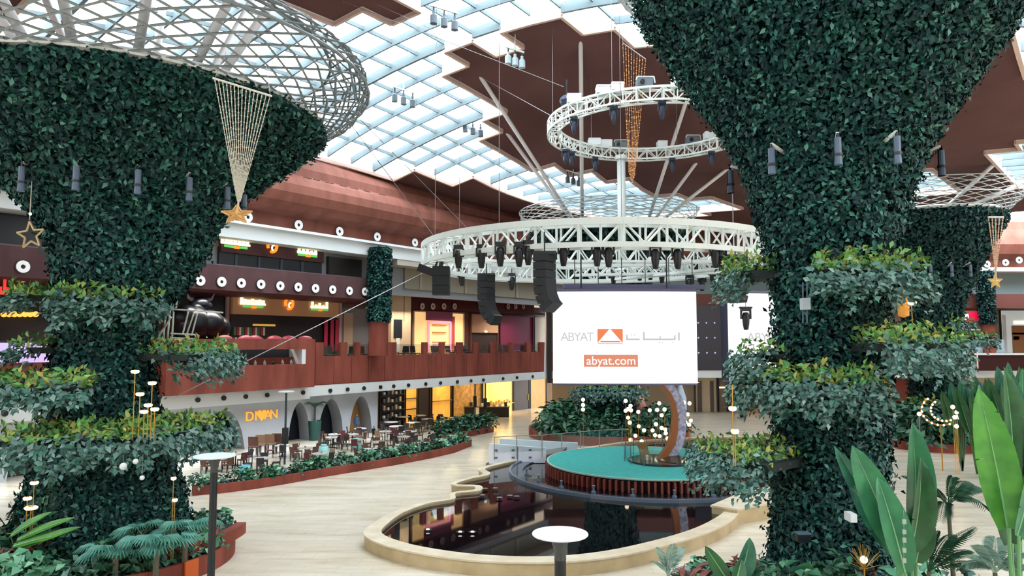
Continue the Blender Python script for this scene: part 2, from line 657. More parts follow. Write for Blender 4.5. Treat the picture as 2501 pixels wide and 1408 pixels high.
# rolling bulkhead up to the ceiling
prof = [(-0.9, 15.4), (-0.9, 16.5), (0.1, 16.75), (0.7, 17.2), (0.95, 17.8), (0.9, 18.4), (0.55, 18.95), (0.0, 19.3), (-0.1, 19.9), (-0.5, 20.5), (-0.9, 20.9)]
mb = MB()
ts = np.linspace(-16, TE + 1, 24)
for i in range(23):
    for k in range(len(prof) - 1):
        (n0, z0), (n1, z1) = prof[k], prof[k + 1]
        mb.add([fp(ts[i], n0, z0), fp(ts[i + 1], n0, z0), fp(ts[i + 1], n1, z1), fp(ts[i], n1, z1)], [(0, 1, 2, 3)])
blk = struct(mb, 'trim_8', CORTENU)
for px_ in (686, 745, 766, 800, 835, 862, 893, 932, 1040, 1100, 1160):
    t_ = tp(px_, 0.3)
    fpart('vent_slot', BLACK, blk, (t_ - .34, t_ + .34, -0.02, 0.2, 19.02, 19.22))
    fpart('vent_rim', mat('vent_rim', 'a98f88', 0.6), blk, (t_ + .34, t_ + .42, -0.02, 0.22, 18.98, 19.26))

# ---- ground floor: arched plaster wall of the restaurant, set back under the slab
NW = -6.0


def archwall():
    T0, T1 = -14.0, tp(925, NW)
    arches = []
    for x0, x1, yt in [(20, 128, 1032), (487, 598, 1003), (703, 757, 984), (775, 838, 976), (852, 908, 969)]:
        a, c = tp(x0, NW, 1080), tp(x1, NW, 1080)
        arches.append((a, c, min(3.75, fz((x0 + x1) / 2, yt, NW))))
    mb = MB()
    rev = MB()
    tub = []
    cur = T0
    for a, c, h in arches:
        fbox(mb, cur, a, NW - .1, NW, 0, 4.0)
        n = 14
        pts = [(a + (c - a) * i / n, h * (1 - (2 * i / n - 1) ** 2) ** 0.62) for i in range(n + 1)]
        for i in range(n):
            (u0, z0), (u1, z1) = pts[i], pts[i + 1]
            mb.add([fp(u0, NW, z0), fp(u1, NW, z1), fp(u1, NW, 4.0), fp(u0, NW, 4.0)], [(0, 1, 2, 3)])
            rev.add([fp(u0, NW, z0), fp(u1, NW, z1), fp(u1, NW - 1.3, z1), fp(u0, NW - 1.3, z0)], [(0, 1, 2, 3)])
        tub.append((a, c))
        cur = c
    fbox(mb, cur, T1, NW - .1, NW, 0, 4.0)
    o = struct(mb, 'wall_arched', GREYW)
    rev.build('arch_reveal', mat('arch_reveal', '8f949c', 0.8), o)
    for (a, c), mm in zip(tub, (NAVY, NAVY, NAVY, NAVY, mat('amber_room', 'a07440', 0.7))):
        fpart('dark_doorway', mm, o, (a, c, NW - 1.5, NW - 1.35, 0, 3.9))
    fpart('wall_end', GREYW, o, (T1 - .3, T1, NW - 5, NW - .1, 0, 4.0))
    return o


archwall()


def text(name, body, size, loc, rz, m, ext=0.04, align='CENTER', parent=None, tilt=pi / 2, sx=1.0, **tags):
    c = bpy.data.curves.new(name, 'FONT')
    c.body = body
    c.size = size
    c.extrude = ext
    c.align_x = align
    c.align_y = 'CENTER'
    t = bpy.data.objects.new(name, c)
    me = bpy.data.meshes.new_from_object(t)
    bpy.data.objects.remove(t)
    me.name = name
    W_ = Matrix.Translation(loc) @ Matrix.Rotation(rz, 4, 'Z') @ Matrix.Rotation(tilt, 4, 'X') @ Matrix.Diagonal((sx, 1, 1, 1))
    me.transform(W_)
    me.materials.clear()
    return link(name, me, m, parent, **tags)


AMBER = mat('amber_letters', 'c98a40', 0.4, emit=.8, ecol='ffae45')
sg = thing('restaurant_sign', 'amber backlit letters on the grey plaster wall between the arches', 'sign')
zt = fz(637, 1016, NW)
tt0, tt1 = tp(600, NW, 1015), tp(674, NW, 1015)
for i, ch in enumerate('DIVAN'):
    tq = tt0 + (i + .5) * (tt1 - tt0) / 5
    if ch == 'V':
        hb = MB()
        P = [(0, -.42), (-.5, .1), (-.5, .3), (-.3, .44), (-.1, .4), (0, .26), (.1, .4), (.3, .44), (.5, .3), (.5, .1)]
        fr = [fp(tq + x * .8, NW + .12, zt + y * .95) for x, y in P]
        bk = [fp(tq + x * .8, NW + .04, zt + y * .95) for x, y in P]
        n = len(P)
        hb.add(fr + bk, [tuple(range(n - 1, -1, -1)), tuple(range(n, 2 * n))] + [(i2, (i2 + 1) % n, n + (i2 + 1) % n, n + i2) for i2 in range(n)])
        hb.build('heart', AMBER, sg)
    else:
        text('letter', ch, .98, fp(tq, NW + .1, zt), FROT, AMBER, parent=sg)

# ---- ground-floor shopfronts further along the facade (between the plaster wall and the screen)
GS = -7.5
shop = struct(fbox(MB(), tp(925, GS), TE2, GS - .3, GS, 0, 4.0), 'wall_shops', mat('shop_frontage', '6a5238', 0.7))
GLOW = mat('gold_glow', 'f0b04a', 0.5, emit=0.55, ecol='f2ac48', var=0.3, scale=1.5)
GLOWB = mat('bright_gold_glow', 'ffd56a', 0.5, emit=.85, ecol='ffcb5c')
WOODG = mat('gold_wood_glow', 'b98a48', 0.5, emit=0.35, ecol='c48a3a', var=0.3, scale=3, stretch=(6, 6, .4))  # wood glows by itself: warm shop light put into the material


def sfront(name, label, cat, px0, px1, z0, z1, m, n=GS, extra=None, frame=DARKG):
    o = thing(name, label, cat, fp((tp(px0, n) + tp(px1, n)) / 2, n, z0))
    a, c = tp(px0, n, 835), tp(px1, n, 835)
    fpart('display_panel', m, o, (a + .1, c - .1, n + .02, n + .1, z0, z1 - .1))
    fpart('frame', frame, o, (a, a + .1, n + .02, n + .22, z0, z1))
    fpart('frame', frame, o, (c - .1, c, n + .02, n + .22, z0, z1))
    fpart('head', frame, o, (a, c, n + .02, n + .22, z1 - .1, z1))
    if extra:
        extra(o, a, c)
    return o


def shelvesf(mm, ks, n=GS, items=None):
    def f(o, a, c):
        for z in ks:
            fpart('shelf', mm, o, (a + .12, c - .12, n + .1, n + .4, z, z + .06))
        if items:
            q = 0
            for z in ks:
                x = a + .3
                while x < c - .4:
                    fpart('display_item', items[q % len(items)], o, (x, x + .22, n + .14, n + .34, z + .07, z + .3 + .1 * (q % 3)))
                    x += .5
                    q += 1
    return f


def doorf(n=GS):
    def f(o, a, c):
        fpart('door', mat('brown_door', '3b2a22', 0.6), o, (a + .2, c - .2, n + .1, n + .18, 0.02, 3.4))
        fpart('handle', GOLD, o, (c - .4, c - .33, n + .18, n + .26, 1.0, 1.7))
    return f


sfront('shopfront', 'dark shelved shopfront next to the end of the grey arched wall', 'shopfront', 927, 986, 0, 3.9, NAVY, extra=shelvesf(DARKG, (.8, 1.5, 2.2, 2.9), items=[WHITE, LAMPG, CREAM]))
sfront('shopfront', 'narrow gold lit shop window with a grey pillar display', 'shopfront', 988, 1018, 0, 3.9, GLOW, extra=shelvesf(BLACK, (1.4, 2.4)))
sfront('pillar_panel', 'broad dark brown pillar between two gold lit windows', 'pillar', 1020, 1050, 0, 3.9, mat('dark_brown', '2c1d1c', 0.6))
sfront('shopfront', 'gold wood panelled shop window beside the dark brown pillar', 'shopfront', 1052, 1100, 0, 3.9, GLOW, extra=shelvesf(GOLD, (1.9,)))
sfront('shopfront', 'gold textured stone shop wall behind the two slim lampposts', 'shopfront', 1104, 1174, 0, 3.9, mat('gold_stone_glow', 'b98a4c', 0.6, emit=0.3, ecol='cc9440', var=0.6, scale=2.5, bump=0.4))  # stone emits a little, standing in for warm light on the wall
sfront('shopfront', 'brightest yellow lit shop window behind the black kiosk', 'shopfront', 1176, 1250, 0, 3.9, GLOWB, extra=shelvesf(GOLD, (.9,), items=[CREAM, GOLD]))
sfront('shop_door', 'tall brown door between the yellow window and the timber wall', 'door', 1252, 1290, 0, 3.9, mat('door_brown', '4b382c', 0.6), extra=doorf())
sfront('shopfront', 'vertical timber lined wall next to the tall brown door', 'shopfront', 1292, 1332, 0, 3.9, WOODG)
for px_, e_ in ((1000, 60), (1075, 90), (1140, 80), (1212, 160), (1300, 60)):  # added unseen warm lamps, put in for the glow before the shops
    ld = bpy.data.lights.new('shop_fill', 'AREA')
    ld.energy = e_
    ld.size = 1.6
    ld.color = (1, .74, .38)
    lo = bpy.data.objects.new('shop_fill', ld)
    lo.location = fp(tp(px_, GS), GS + 1.6, 3.85)
    COL.objects.link(lo)

for i in range(6):      # added unseen cool strips under the slab, brightening the arched wall
    ld = bpy.data.lights.new('soffit_fill', 'AREA')
    ld.shape = 'RECTANGLE'
    ld.size, ld.size_y = 6.0, .15
    ld.energy = 230
    ld.spread = 2.2
    ld.color = (.86, .93, 1)
    lo = bpy.data.objects.new('soffit_fill', ld)
    lo.location = fp(-4 + 6.6 * i, -3.2, 3.9)
    lo.rotation_euler = (0, 0, FROT)
    COL.objects.link(lo)
    ld2 = bpy.data.lights.new('gallery_fill', 'AREA')  # added unseen lamp, brightens the dark first-floor interior
    ld2.shape = 'RECTANGLE'
    ld2.size, ld2.size_y = 5.0, .15
    ld2.energy = 260
    ld2.spread = 2.2
    ld2.color = (1, .9, .78)
    lo = bpy.data.objects.new('gallery_fill', ld2)
    lo.location = fp(6 + 8 * i, -2.6, 10.9)
    lo.rotation_euler = (0, 0, FROT)
    COL.objects.link(lo)
# ---- first floor behind the parapet
N1 = -6.0
w1 = struct(fbox(MB(), -16, TE2, N1 - .3, N1, 6.2, 11.0), 'wall_upper', mat('upper_wall', '6e5a50', 0.7))
fpart('black_panel', NAVY, w1, (tp(428, N1), tp(546, N1), N1, N1 + .1, 6.3, 11.0))
fpart('grey_glass', mat('grey_glass', '7c838a', 0.25), w1, (tp(832, N1), tp(898, N1), N1, N1 + .1, 6.3, 10.6))
fpart('panel', mat('warm_panel', 'b5a58e', 0.6), w1, (tp(836, N1), tp(858, N1), N1 + .1, N1 + .16, 6.6, 10.2))
fpart('mullion', mat('pale_mullion', 'b9a9a4', 0.5), w1, (tp(545, N1), tp(552, N1), N1, N1 + .3, 6.3, 11))
fpart('mullion', mat('pale_mullion', 'b9a9a4', 0.5), w1, (tp(822, N1), tp(828, N1), N1, N1 + .3, 6.3, 11))
# restaurant with neon: warm band, red and green back bar
RB = thing('neon_bar', 'first floor restaurant front with tan sign band above a red bar', 'restaurant', fp(tp(690, N1), N1, 6.3))
fpart('sign_band', mat('tan_band_glow', 'b08a66', 0.6, emit=0.12, ecol='c49468'), RB, (tp(560, N1), tp(820, N1), N1 + .02, N1 + .3, fz(690, 772, N1), 11.0))  # band is no lamp; its emission stands in for light on it
fpart('back_bar', mat('bar_dark', '1d1a20', 0.4), RB, (tp(560, N1), tp(820, N1), N1 + .02, N1 + .12, 6.3, fz(690, 772, N1)))
fpart('counter', mat('counter_grey', '4c4a4e', 0.4), RB, (tp(560, N1), tp(765, N1), N1 + .8, N1 + 1.5, 6.3, 7.3))
fpart('gold_shelf', mat('shelf_light', 'd8b25a', 0.5, emit=.5, ecol='e8b850'), RB, (tp(610, N1), tp(665, N1), N1 + .3, N1 + .34, 8.95, 9.1))
BOTT = [mat('bottle_red', 'a02838', 0.3), mat('bottle_green', '2f7a52', 0.3), mat('bottle_white', 'c8c4bc', 0.3)]
for i in range(24):
    t_ = tp(562, N1) + (i + .5) * (tp(640, N1) - tp(562, N1)) / 24
    fpart('bottle', BOTT[(i * 7) % 3], RB, (t_ - .08, t_ + .08, N1 + .13, N1 + .3, 7.5 + .75 * (i % 2), 8.1 + .75 * (i % 2)))
for px_ in (785, 800, 812):
    fpart('hanging_banner', mat('banner_red', 'a8284a', 0.5), RB, (tp(px_, N1), tp(px_ + 8, N1), N1 + .3, N1 + .36, 7.0, 9.6))
NEW = mat('neon_white', 'fff3c8', 0.4, emit=1.6, ecol='fff0c0')
NEG = mat('neon_green', '62c460', 0.4, emit=.9, ecol='5cc25a')
NEO = mat('neon_orange', 'ff8a28', 0.4, emit=1.3, ecol='ff8420')


def neon(z, n, pxs, label):
    """white lettering over a green and orange leaf strip, and an orange swirl between the two words"""
    o = thing('neon_sign', label, 'sign', fp(tp(pxs[1], n), n, z))
    for k, px_ in ((0, pxs[0]), (2, pxs[2])):
        t_ = tp(px_, n)
        wd = 1.05
        if k == 0:
            for i, h in enumerate((.5, .34, .3, .38, .3, .34, .3)):
                fpart('neon_stroke', NEW, o, (t_ - wd + i * .3, t_ - wd + i * .3 + .2, n, n + .1, z - .15, z - .15 + h))
            fpart('neon_line', NEW, o, (t_ - wd, t_ + wd, n, n + .08, z - .22, z - .08))
        else:
            for i, h in enumerate((.42, .2, .34, .16, .46)):
                fpart('neon_stroke', NEW, o, (t_ - .8 + i * .36, t_ - .8 + i * .36 + .18, n, n + .1, z - .15, z - .15 + h))
            fpart('neon_line', NEW, o, (t_ - .85, t_ + .85, n, n + .08, z - .25, z - .06))
        fpart('leaf_strip', NEG, o, (t_ - .8, t_ - .1, n, n + .08, z - .42, z - .27))
        fpart('leaf_strip', NEG, o, (t_ + .25, t_ + .85, n, n + .08, z - .42, z - .27))
        fpart('leaf_strip', NEO, o, (t_ - .1, t_ + .25, n, n + .08, z - .46, z - .27))
    c = MB()
    t_ = tp(pxs[1], n)
    pts = [fp(t_ + .36 * cos(q), n + .06, z + .02 + .42 * sin(q)) for q in np.linspace(-1.9, 3.6, 16)]
    c.path(pts, .1, 6)
    c.build('swirl', NEO, o)
    c = MB()
    pts = [fp(t_ + .12 + .14 * cos(q), n + .06, z - .12 + .2 * sin(q)) for q in np.linspace(1.2, 5.2, 8)]
    c.path(pts, .06, 5)
    c.build('swirl', NEW, o)
    return o


neon(fz(690, 742, N1 + .35), N1 + .35, (615, 703, 778), 'white, green and orange neon sign over the first floor bar')
N2 = -0.5
w2 = struct(fbox(MB(), -16, TE2, N2 - 1.3, N2 - 1, 11.6, 14.4), 'wall_top', mat('top_wall', '8d8d92', 0.6))
fpart('dark_glazing', NAVY, w2, (tp(546, N2), tp(800, N2), N2 - 1, N2 - .8, 11.6, 13.9))
fpart('dark_glazing', NAVY, w2, (-16, tp(515, N2), N2 - 1, N2 - .8, 11.6, 14.3))
fpart('brown_head', CORTEND, w2, (tp(546, N2), tp(800, N2), N2 - .8, N2 - .6, 13.55, 14.35))
for px_ in (585, 642, 697, 748):
    fpart('glass_stripe', mat('glass_stripe', '39434e', 0.3), w2, (tp(px_, N2), tp(px_ + 6, N2), N2 - .8, N2 - .75, 11.7, 13.5))
fpart('dark_glazing', mat('brown_dark', '2a2524', 0.4), w2, (tp(815, N2), tp(896, N2), N2 - 1, N2 - .7, 11.7, 14.1))
fpart('beige_glazing', BEIGE, w2, (tp(1004, N2), TE, N2 - 1, N2 - .8, 12.2, 14.3))
for px_ in (1040, 1095, 1150, 1215, 1275):
    fpart('mullion', mat('beige_mullion', 'a59a88', 0.5), w2, (tp(px_, N2), tp(px_ + 4, N2), N2 - .8, N2 - .7, 12.2, 14.3))
fpart('beige_head', mat('beige_head', 'b3aba0', 0.6), w2, (tp(955, N2), TE, N2 - .8, N2 + .6, 13.9, 14.35))
neon(fz(655, 601, N2 - .5), N2 - .5, (568, 658, 745), 'glowing strokes copying the bar neon as its reflection under the white roof slab')  # reflection in the glazing built as a second set of glowing strokes

# cream pier and the shops in a row behind the open parapet
NP = -3.5
pier = struct(fbox(MB(), tp(955, NP), tp(1003, NP), NP - 3, NP, 6.2, 14.3), 'trim_9', CREAM)
fpart('pier_line', mat('cream_dark', '9d8566', 0.6), pier, (tp(985, NP), tp(987, NP), NP, NP + .03, 9.6, 13.2))
fpart('dark_door', BLACK, pier, (tp(961, NP), tp(981, NP), NP, NP + .04, 8.1, 9.7))
fpart('doorway_figure', mat('pale_poster', 'cfc9bd', 0.6), pier, (tp(966, NP), tp(975, NP), NP + .04, NP + .08, 6.9, 8.1))
NS = -4.6
strip = struct(fbox(MB(), tp(1003, NS), TE2, NS - .3, NS, 6.2, 10.8), 'wall_shop_row', mat('shop_row_brown', '5a2f24', 0.7))
CRG = mat('cream_glow', 'f4cf8f', 0.5, emit=.75, ecol='f2c680')
PNK = mat('pink_frame', 'e8a0b4', 0.4, emit=.5, ecol='ea98b4')
MAG = mat('magenta_wall_glow', '6d1c3c', 0.5, emit=.06, ecol='7a1c40')  # faint emission puts the shop lighting into the wall colour


def kiosk_extra(o, a, c):
    n = NS
    wdt = c - a
    fpart('pink_portal', PNK, o, (a + .25 * wdt, a + .28 * wdt, n + .2, n + .35, 6.2, 9.6))
    fpart('pink_portal', PNK, o, (a + .68 * wdt, a + .71 * wdt, n + .2, n + .35, 6.2, 9.6))
    fpart('pink_portal', PNK, o, (a + .25 * wdt, a + .71 * wdt, n + .2, n + .35, 9.5, 9.68))
    fpart('magenta_head', MAG, o, (a + .22 * wdt, a + .72 * wdt, n + .2, n + .4, 9.75, 10.6))
    fpart('red_panel', mat('red_panel', 'c05048', 0.5), o, (a + .73 * wdt, a + .8 * wdt, n + .1, n + .2, 6.3, 10.2))
    fpart('counter', mat('lilac_counter_glow', 'dcc0dc', 0.5, emit=.3), o, (a + .32 * wdt, a + .48 * wdt, n + .4, n + .9, 6.2, 7.6))  # counter emission stands in for light falling on it
    for z in (7.7, 8.6, 9.3):
        fpart('shelf', mat('amber_shelf', 'b0763a', 0.5), o, (a + .36 * wdt, a + .62 * wdt, n + .12, n + .25, z, z + .1))


sfront('shopfront', 'cream lit shop with a pink portal on the first floor', 'shopfront', 1006, 1130, 6.2, 10.6, CRG, NS, kiosk_extra, CREAM)


def tan_extra(o, a, c):
    fpart('tan_board', mat('tan_board', 'b58a68', 0.7), o, (a + .12, c - .12, NS + .12, NS + .3, 8.7, 10.5))
    fpart('downlight', WARMW, o, ((a + c) / 2 - .15, (a + c) / 2 + .15, NS + .3, NS + .4, 8.72, 8.9))


sfront('shopfront', 'dark shop opening under a tan board on the first floor', 'shopfront', 1146, 1213, 6.2, 10.6, mat('dark_shop', '33201c', 0.6), NS, tan_extra, mat('brown_frame', '6a4636', 0.6))
sfront('shopfront', 'magenta walled shop on the first floor beside the big screen', 'shopfront', 1218, 1300, 6.2, 10.6, MAG, NS, None, mat('magenta_frame', '4e1a30', 0.6))
sfront('shopfront', 'pale curtained window on the first floor, nearest the big screen', 'shopfront', 1302, 1334, 6.2, 10.6, mat('curtain', 'b8a898', 0.8, var=.25, scale=3, stretch=(5, 5, .2)), NS)
# left end of the first floor: purple screen, rows of warm bulbs
fpart('dark_shop', mat('left_dark', '26262a', 0.6), w1, (-16, tp(135, N1), N1, N1 + .1, 6.3, 11.0))
sc_ = thing('display_screen', 'pale lilac display screen on the first floor behind the green tower', 'screen', fp(tp(60, -1.5), -1.5, 6.4))
fpart('screen_face', mat('lilac_screen', 'cdb8ea', 0.4, emit=.75, ecol='cdb6ee'), sc_, (tp(-60, -1.5), tp(128, -1.5), -1.6, -1.5, 6.6, fz(60, 838, -1.5)))
fpart('screen_frame', DARKG, sc_, (tp(-64, -1.5), tp(132, -1.5), -1.75, -1.6, 6.4, fz(60, 834, -1.5)))
for i in range(7):
    px_ = 6 + i * 13
    bl = thing('bulb_pendant', 'row of small warm pendant bulbs over the dark shop beyond the green tower', 'lamp', fp(tp(px_, N1 + .5), N1 + .5, fz(px_, 768, N1 + .5)), 'warm pendant bulbs in a row')
    c = fp(tp(px_, N1 + .5), N1 + .5, fz(px_, 768, N1 + .5))
    MB().ball(c, .17, 8, 5).build('bulb', mat('amber_bulb', 'ffc060', 0.4, emit=1.4, ecol='ffb850'), bl)
    MB().tube(c + Vector((0, 0, .1)), (c.x, c.y, 10.98), .03, 5).build('cord', BLACK, bl)
rs = thing('red_sign', 'red neon sign word cut by the picture edge under the brown band', 'sign', fp(tp(10, -2), -2, fz(10, 705, -2)))
z_ = fz(15, 706, -2)
RED = mat('red_neon', 'ff3a34', 0.4, emit=1.0, ecol='ff352e')
for i, (x, h) in enumerate([(-30, .7), (-18, .35), (-8, .35), (2, .8), (10, .35), (20, .35), (29, .35)]):
    fpart('neon_stroke', RED, rs, (tp(x, -2), tp(x + 6, -2), -2.1, -2, z_ - .25, z_ - .25 + h))
fpart('neon_line', RED, rs, (tp(-34, -2), tp(38, -2), -2.1, -2, z_ - .3, z_ - .12))

# ring lights
RINGW = mat('ring_white', 'e9e6e6', 0.4, emit=.25, ecol='ffffff')


def ring_light(c, nrm, r, label, group, m=RINGW):
    o = thing('ring_light', label, 'lamp', c, group)
    n = Vector(nrm).normalized()
    x = Vector((0, 0, 1)).cross(n).normalized()
    y = n.cross(x)

    def disc(r0, r1, h, nn=16):
        mb = MB()
        vs, fs = [], []
        for i in range(nn):
            q = 2 * pi * i / nn
            e = x * cos(q) + y * sin(q)
            vs += [c + e * r0 + n * h, c + e * r1 + n * h, c + e * r1 + n * .0, c + e * r0]
        for i in range(nn):
            a, b = 4 * i, 4 * ((i + 1) % nn)
            fs += [(a, a + 1, b + 1, b), (a + 1, a + 2, b + 2, b + 1), (a, b, b + 3, a + 3)]
        return mb.add(vs, fs)
    disc(r * .36, r, .1).build('ring', m, o)
    disc(.001, r * .36, .05).build('core', BLACK, o)
    disc(r * 1.0, r * 1.14, .06).build('bezel', DARKG, o)
    return o


rl = [(55, 652), (488, 686), (540, 689), (588, 692), (636, 695), (683, 699), (727, 702), (769, 705), (811, 708), (852, 711), (890, 713)]
for i, (x, y) in enumerate(rl):
    c = fp(tp(x, .02, y), .02, fz(x, y, .02))
    lab = ('large white ring light on the brown band beside the gold star outline' if i == 0 else
           'white ring light on the brown parapet band, %s counted from the green tower' % ORD[i - 1])
    ring_light(c, (FN[0], FN[1], 0), .31, lab, 'ring lights on the brown parapet')
for i, (x, y) in enumerate([(604, 531), (728, 550), (828, 566), (920, 579), (1012, 593)]):
    c = fp(tp(x, -.4, y), -.4, fz(x, y, -.4))
    ring_light(c, (FN[0], FN[1], 0), .34, 'white ring light above the white roof slab, %s counted from the hanging star' % ORD[i], 'ring lights above the white slab')
for i, x in enumerate((1030, 1056, 1083, 1109, 1172, 1190, 1240, 1258, 1277)):
    c = fp(tp(x, -3.95, 749), -3.95, fz(x, 749, -3.95))
    ring_light(c, (FN[0], FN[1], 0), .3, 'dim ring light on the deep red band, %s counted from the cream pier' % ORD[i], 'dim ring lights on the deep red band', mat('ring_dim', 'c29f98', 0.5))
for i, x in enumerate((20, 118, 487, 550, 603, 655, 742, 808, 850, 890, 930, 962, 998, 1040, 1076, 1117, 1150, 1180, 1228, 1262, 1300)):  # black nozzles on the fascia, they give off no light
    n_ = .13 if tp(x) < tp(757) else .07
    c = fp(tp(x, n_), n_, 4.32)
    o = thing('downlight', 'small black round nozzle on the white fascia, %s counted from the green tower side' % ORD[i], 'lamp', c, 'black nozzles on the white fascia')
    b = MB()
    b.tube(c, c + Vector((FN[0], FN[1], 0)) * .1, .15, 10)
    b.build('housing', BLACK, o)
# leaf-clad column in front of the slab edge with a corten foot
ct = tp(928, .9)
cc = fp(ct, 0.75, 0)
colm = thing('clad_column', 'ivy clad round column with a rust steel foot on the first floor', 'column', (cc.x, cc.y, 6.75))
MB().lathe([(6.75, .72), (9.3, .72)], cc[:2], 18).build('steel_foot', CORTEN, colm, smooth=True)
MB().lathe([(9.3, .8), (14.9, .8)], cc[:2], 18).build('core', CORE, colm)
q_ = NR.uniform(0, 2 * pi, 1900)
P_ = np.stack([cc.x + .82 * np.cos(q_), cc.y + .82 * np.sin(q_), NR.uniform(9.3, 14.9, 1900)], 1)
leaves('foliage', P_, np.stack([np.cos(q_), np.sin(q_), 0 * q_], 1), .26, IVY, colm, kind='stuff')

# ------------------------------------------------------------------ far wall across the end of the hall
FY = 77.0
X0, X1 = 4.5, 64.0
fw = struct(MB().box((X0 - 14, FY + 16, 0), (X0 + 8, FY + 16.4, 20)).box((X0, FY + 4, 0), (X1, FY + 4.4, 20)), 'wall_far', mat('far_beige', '9d8a74', 0.7))
struct(MB().box((X0 - 1, FY, 4.75), (X1, FY + 4, 6.2)), 'trim_10', CORTEND)
struct(MB().box((X0 - 1, FY - .1, 3.95), (X1, FY + 4, 4.74)), 'trim_11', SOFFIT)
f12 = struct(MB().box((X0 - 1, FY - .05, 6.2), (X1, FY + .2, 6.6)), 'trim_12', CORTEND)
f13 = struct(MB().box((X0 - 1, FY, 11.4), (X1, FY + 4, 12.9)), 'trim_13', mat('far_red_band', '6b3a33', 0.7))
f14 = struct(MB().box((X0 - 1, FY + 2.2, 12.9), (X1, FY + 2.5, 15.4)), 'trim_14', mat('far_blue_glass', '8fa9ae', 0.35))
struct(MB().box((X0 - 1, FY - .2, 15.35), (X1, FY + 4, 15.8)), 'trim_15', SOFFIT)
mb = MB()
pf = [(FY + .6, 15.8), (FY + .6, 16.6), (FY - .6, 17.2), (FY - 1.0, 18.2), (FY - .4, 19.2), (FY + .2, 20.0), (FY + .6, 20.9)]
for k in range(len(pf) - 1):
    mb.add([(X0 - 3, pf[k][0], pf[k][1]), (X1, pf[k][0], pf[k][1]), (X1, pf[k + 1][0], pf[k + 1][1]), (X0 - 3, pf[k + 1][0], pf[k + 1][1])], [(0, 1, 2, 3)])
struct(mb, 'trim_16', CORTENU)
struct(MB().box((-60, -11.5, 0), (62, -11, 26)), 'wall_back', mat('back_wall', 'b9a898', 0.8))
struct(MB().box((61, -11, 0), (61.5, FY + 4, 19.5)), 'wall_right', mat('right_wall', '8a7465', 0.8))


def fx(px, Y=FY):
    return ray(px, 900)[0] * Y


def farfront(label, px0, px1, z0, z1, m, Y=FY + 3.9, bits=()):
    o = thing('shopfront', label, 'shopfront', ((fx(px0, Y) + fx(px1, Y)) / 2, Y, z0))
    a, c = fx(px0, Y), fx(px1, Y)
    MB().box((a + .1, Y - .1, z0), (c - .1, Y, z1 - .1)).build('display_panel', m, o)
    MB().box((a, Y - .25, z0), (a + .1, Y, z1)).build('frame', DARKG, o)
    MB().box((c - .1, Y - .25, z0), (c, Y, z1)).build('frame', DARKG, o)
    MB().box((a, Y - .25, z1 - .1), (c, Y, z1)).build('head', DARKG, o)
    for nm, mm, (p0, p1, q0, q1) in bits:
        MB().box((fx(p0, Y), Y - .2, q0), (fx(p1, Y), Y - .1, q1)).build(nm, mm, o)
    return o


farfront('beige panelled ground floor shop under the gap between the screens', 1695, 1750, 0, 3.9, mat('pale_stone', 'cbb597', 0.6), bits=[('door', mat('dark_glass_door', '4f4640', 0.4), (1702, 1712, 0, 3.4)), ('door', mat('dark_glass_door', '4f4640', 0.4), (1733, 1741, 0, 3.4)), ('light_strip', WARMW, (1697, 1706, 3.2, 3.3))])
farfront('dim bronze ground floor shop with a yellow light strip', 1752, 1775, 0, 3.9, mat('bronze_shop', '7d6a54', 0.6), bits=[('light_strip', WARMW, (1754, 1772, 2.6, 2.75))])
farfront('rust red wall panel beside the second white screen', 1776, 1788, 0, 3.9, mat('rust_panel', '7a3426', 0.7))
farfront('timber slatted ground floor shop behind the gold stemmed lamp', 1790, 1862, 0, 3.9, mat('timber_glow', 'a47848', 0.6, emit=.15, ecol='b88450', var=.4, scale=3, stretch=(8, 1, .3)))  # slight emission in the timber stands in for shop lighting
farfront('amber lit shop window glimpsed right of the near green tower', 2150, 2178, 0, 3.9, GLOW)
farfront('rust panel shop glimpsed under the far green tower', 2180, 2230, 0, 3.9, mat('rust_panel', '7a3426', 0.7))
farfront('amber glowing shop window behind the tall paddle leaves', 2462, 2540, 0, 3.9, GLOW)
farfront('pale ground floor shop row behind the paddle leaves', 2330, 2460, 0, 3.9, mat('pale_stone', 'cbb597', 0.6))
farfront('bright first floor shop with brown shelves at the hall end', 2446, 2560, 6.2, 11.4, mat('bright_shop', 'cfd6d4', 0.5, emit=.35), bits=[('shelf_unit', mat('tan_shelf', 'a9744a', 0.6), (2474, 2515, 6.4, 9.6)), ('shelf', mat('dark_item', '5c4030', 0.6), (2476, 2490, 8.0, 8.4)), ('shelf', mat('pale_item', 'e0d3bd', 0.6), (2474, 2512, 8.6, 8.8)), ('pale_panel', WHITE, (2452, 2460, 6.6, 10.8)), ('arch_light', WARMW, (2480, 2512, 9.8, 10.1))])
dg = thing('dark_glazing', 'dark blue glazed shop wall in the gap between the screens', 'window', (fx(1737, FY + 3.5), FY + 3.5, 6.3))
MB().box((fx(1690), FY - .2, 4.78), (fx(1790), FY + .02, 11.7)).build('pane', mat('night_glass', '1a1d33', 0.25), dg)
for k in range(4):
    for j in range(3):
        MB().ball((fx(1706 + 20 * k), FY - .22, 6.6 + 1.6 * j), .09, 6, 4).build('spot', mat('cool_spot', 'b8c4ff', 0.4, emit=.5), dg)
cs = thing('red_cafe_sign', 'red box sign with a white disc over the hall end counter', 'sign', (fx(2368), FY - .3, 10.3))
MB().box((fx(2356), FY - .4, 10.05), (fx(2396), FY - .15, 11.05)).build('sign_box', mat('sign_red', 'e01848', 0.4, emit=.55, ecol='e8164a'), cs)
MB().tube((fx(2355), FY - .5, 10.5), (fx(2355), FY - .2, 10.5), .45, 16).build('disc', mat('sign_white', 'ffffff', 0.4, emit=.7), cs)
kc = thing('counter_kiosk', 'pale blue counter with a yellow framed picture at the hall end', 'counter', (fx(2400), FY - .5, 6.6))
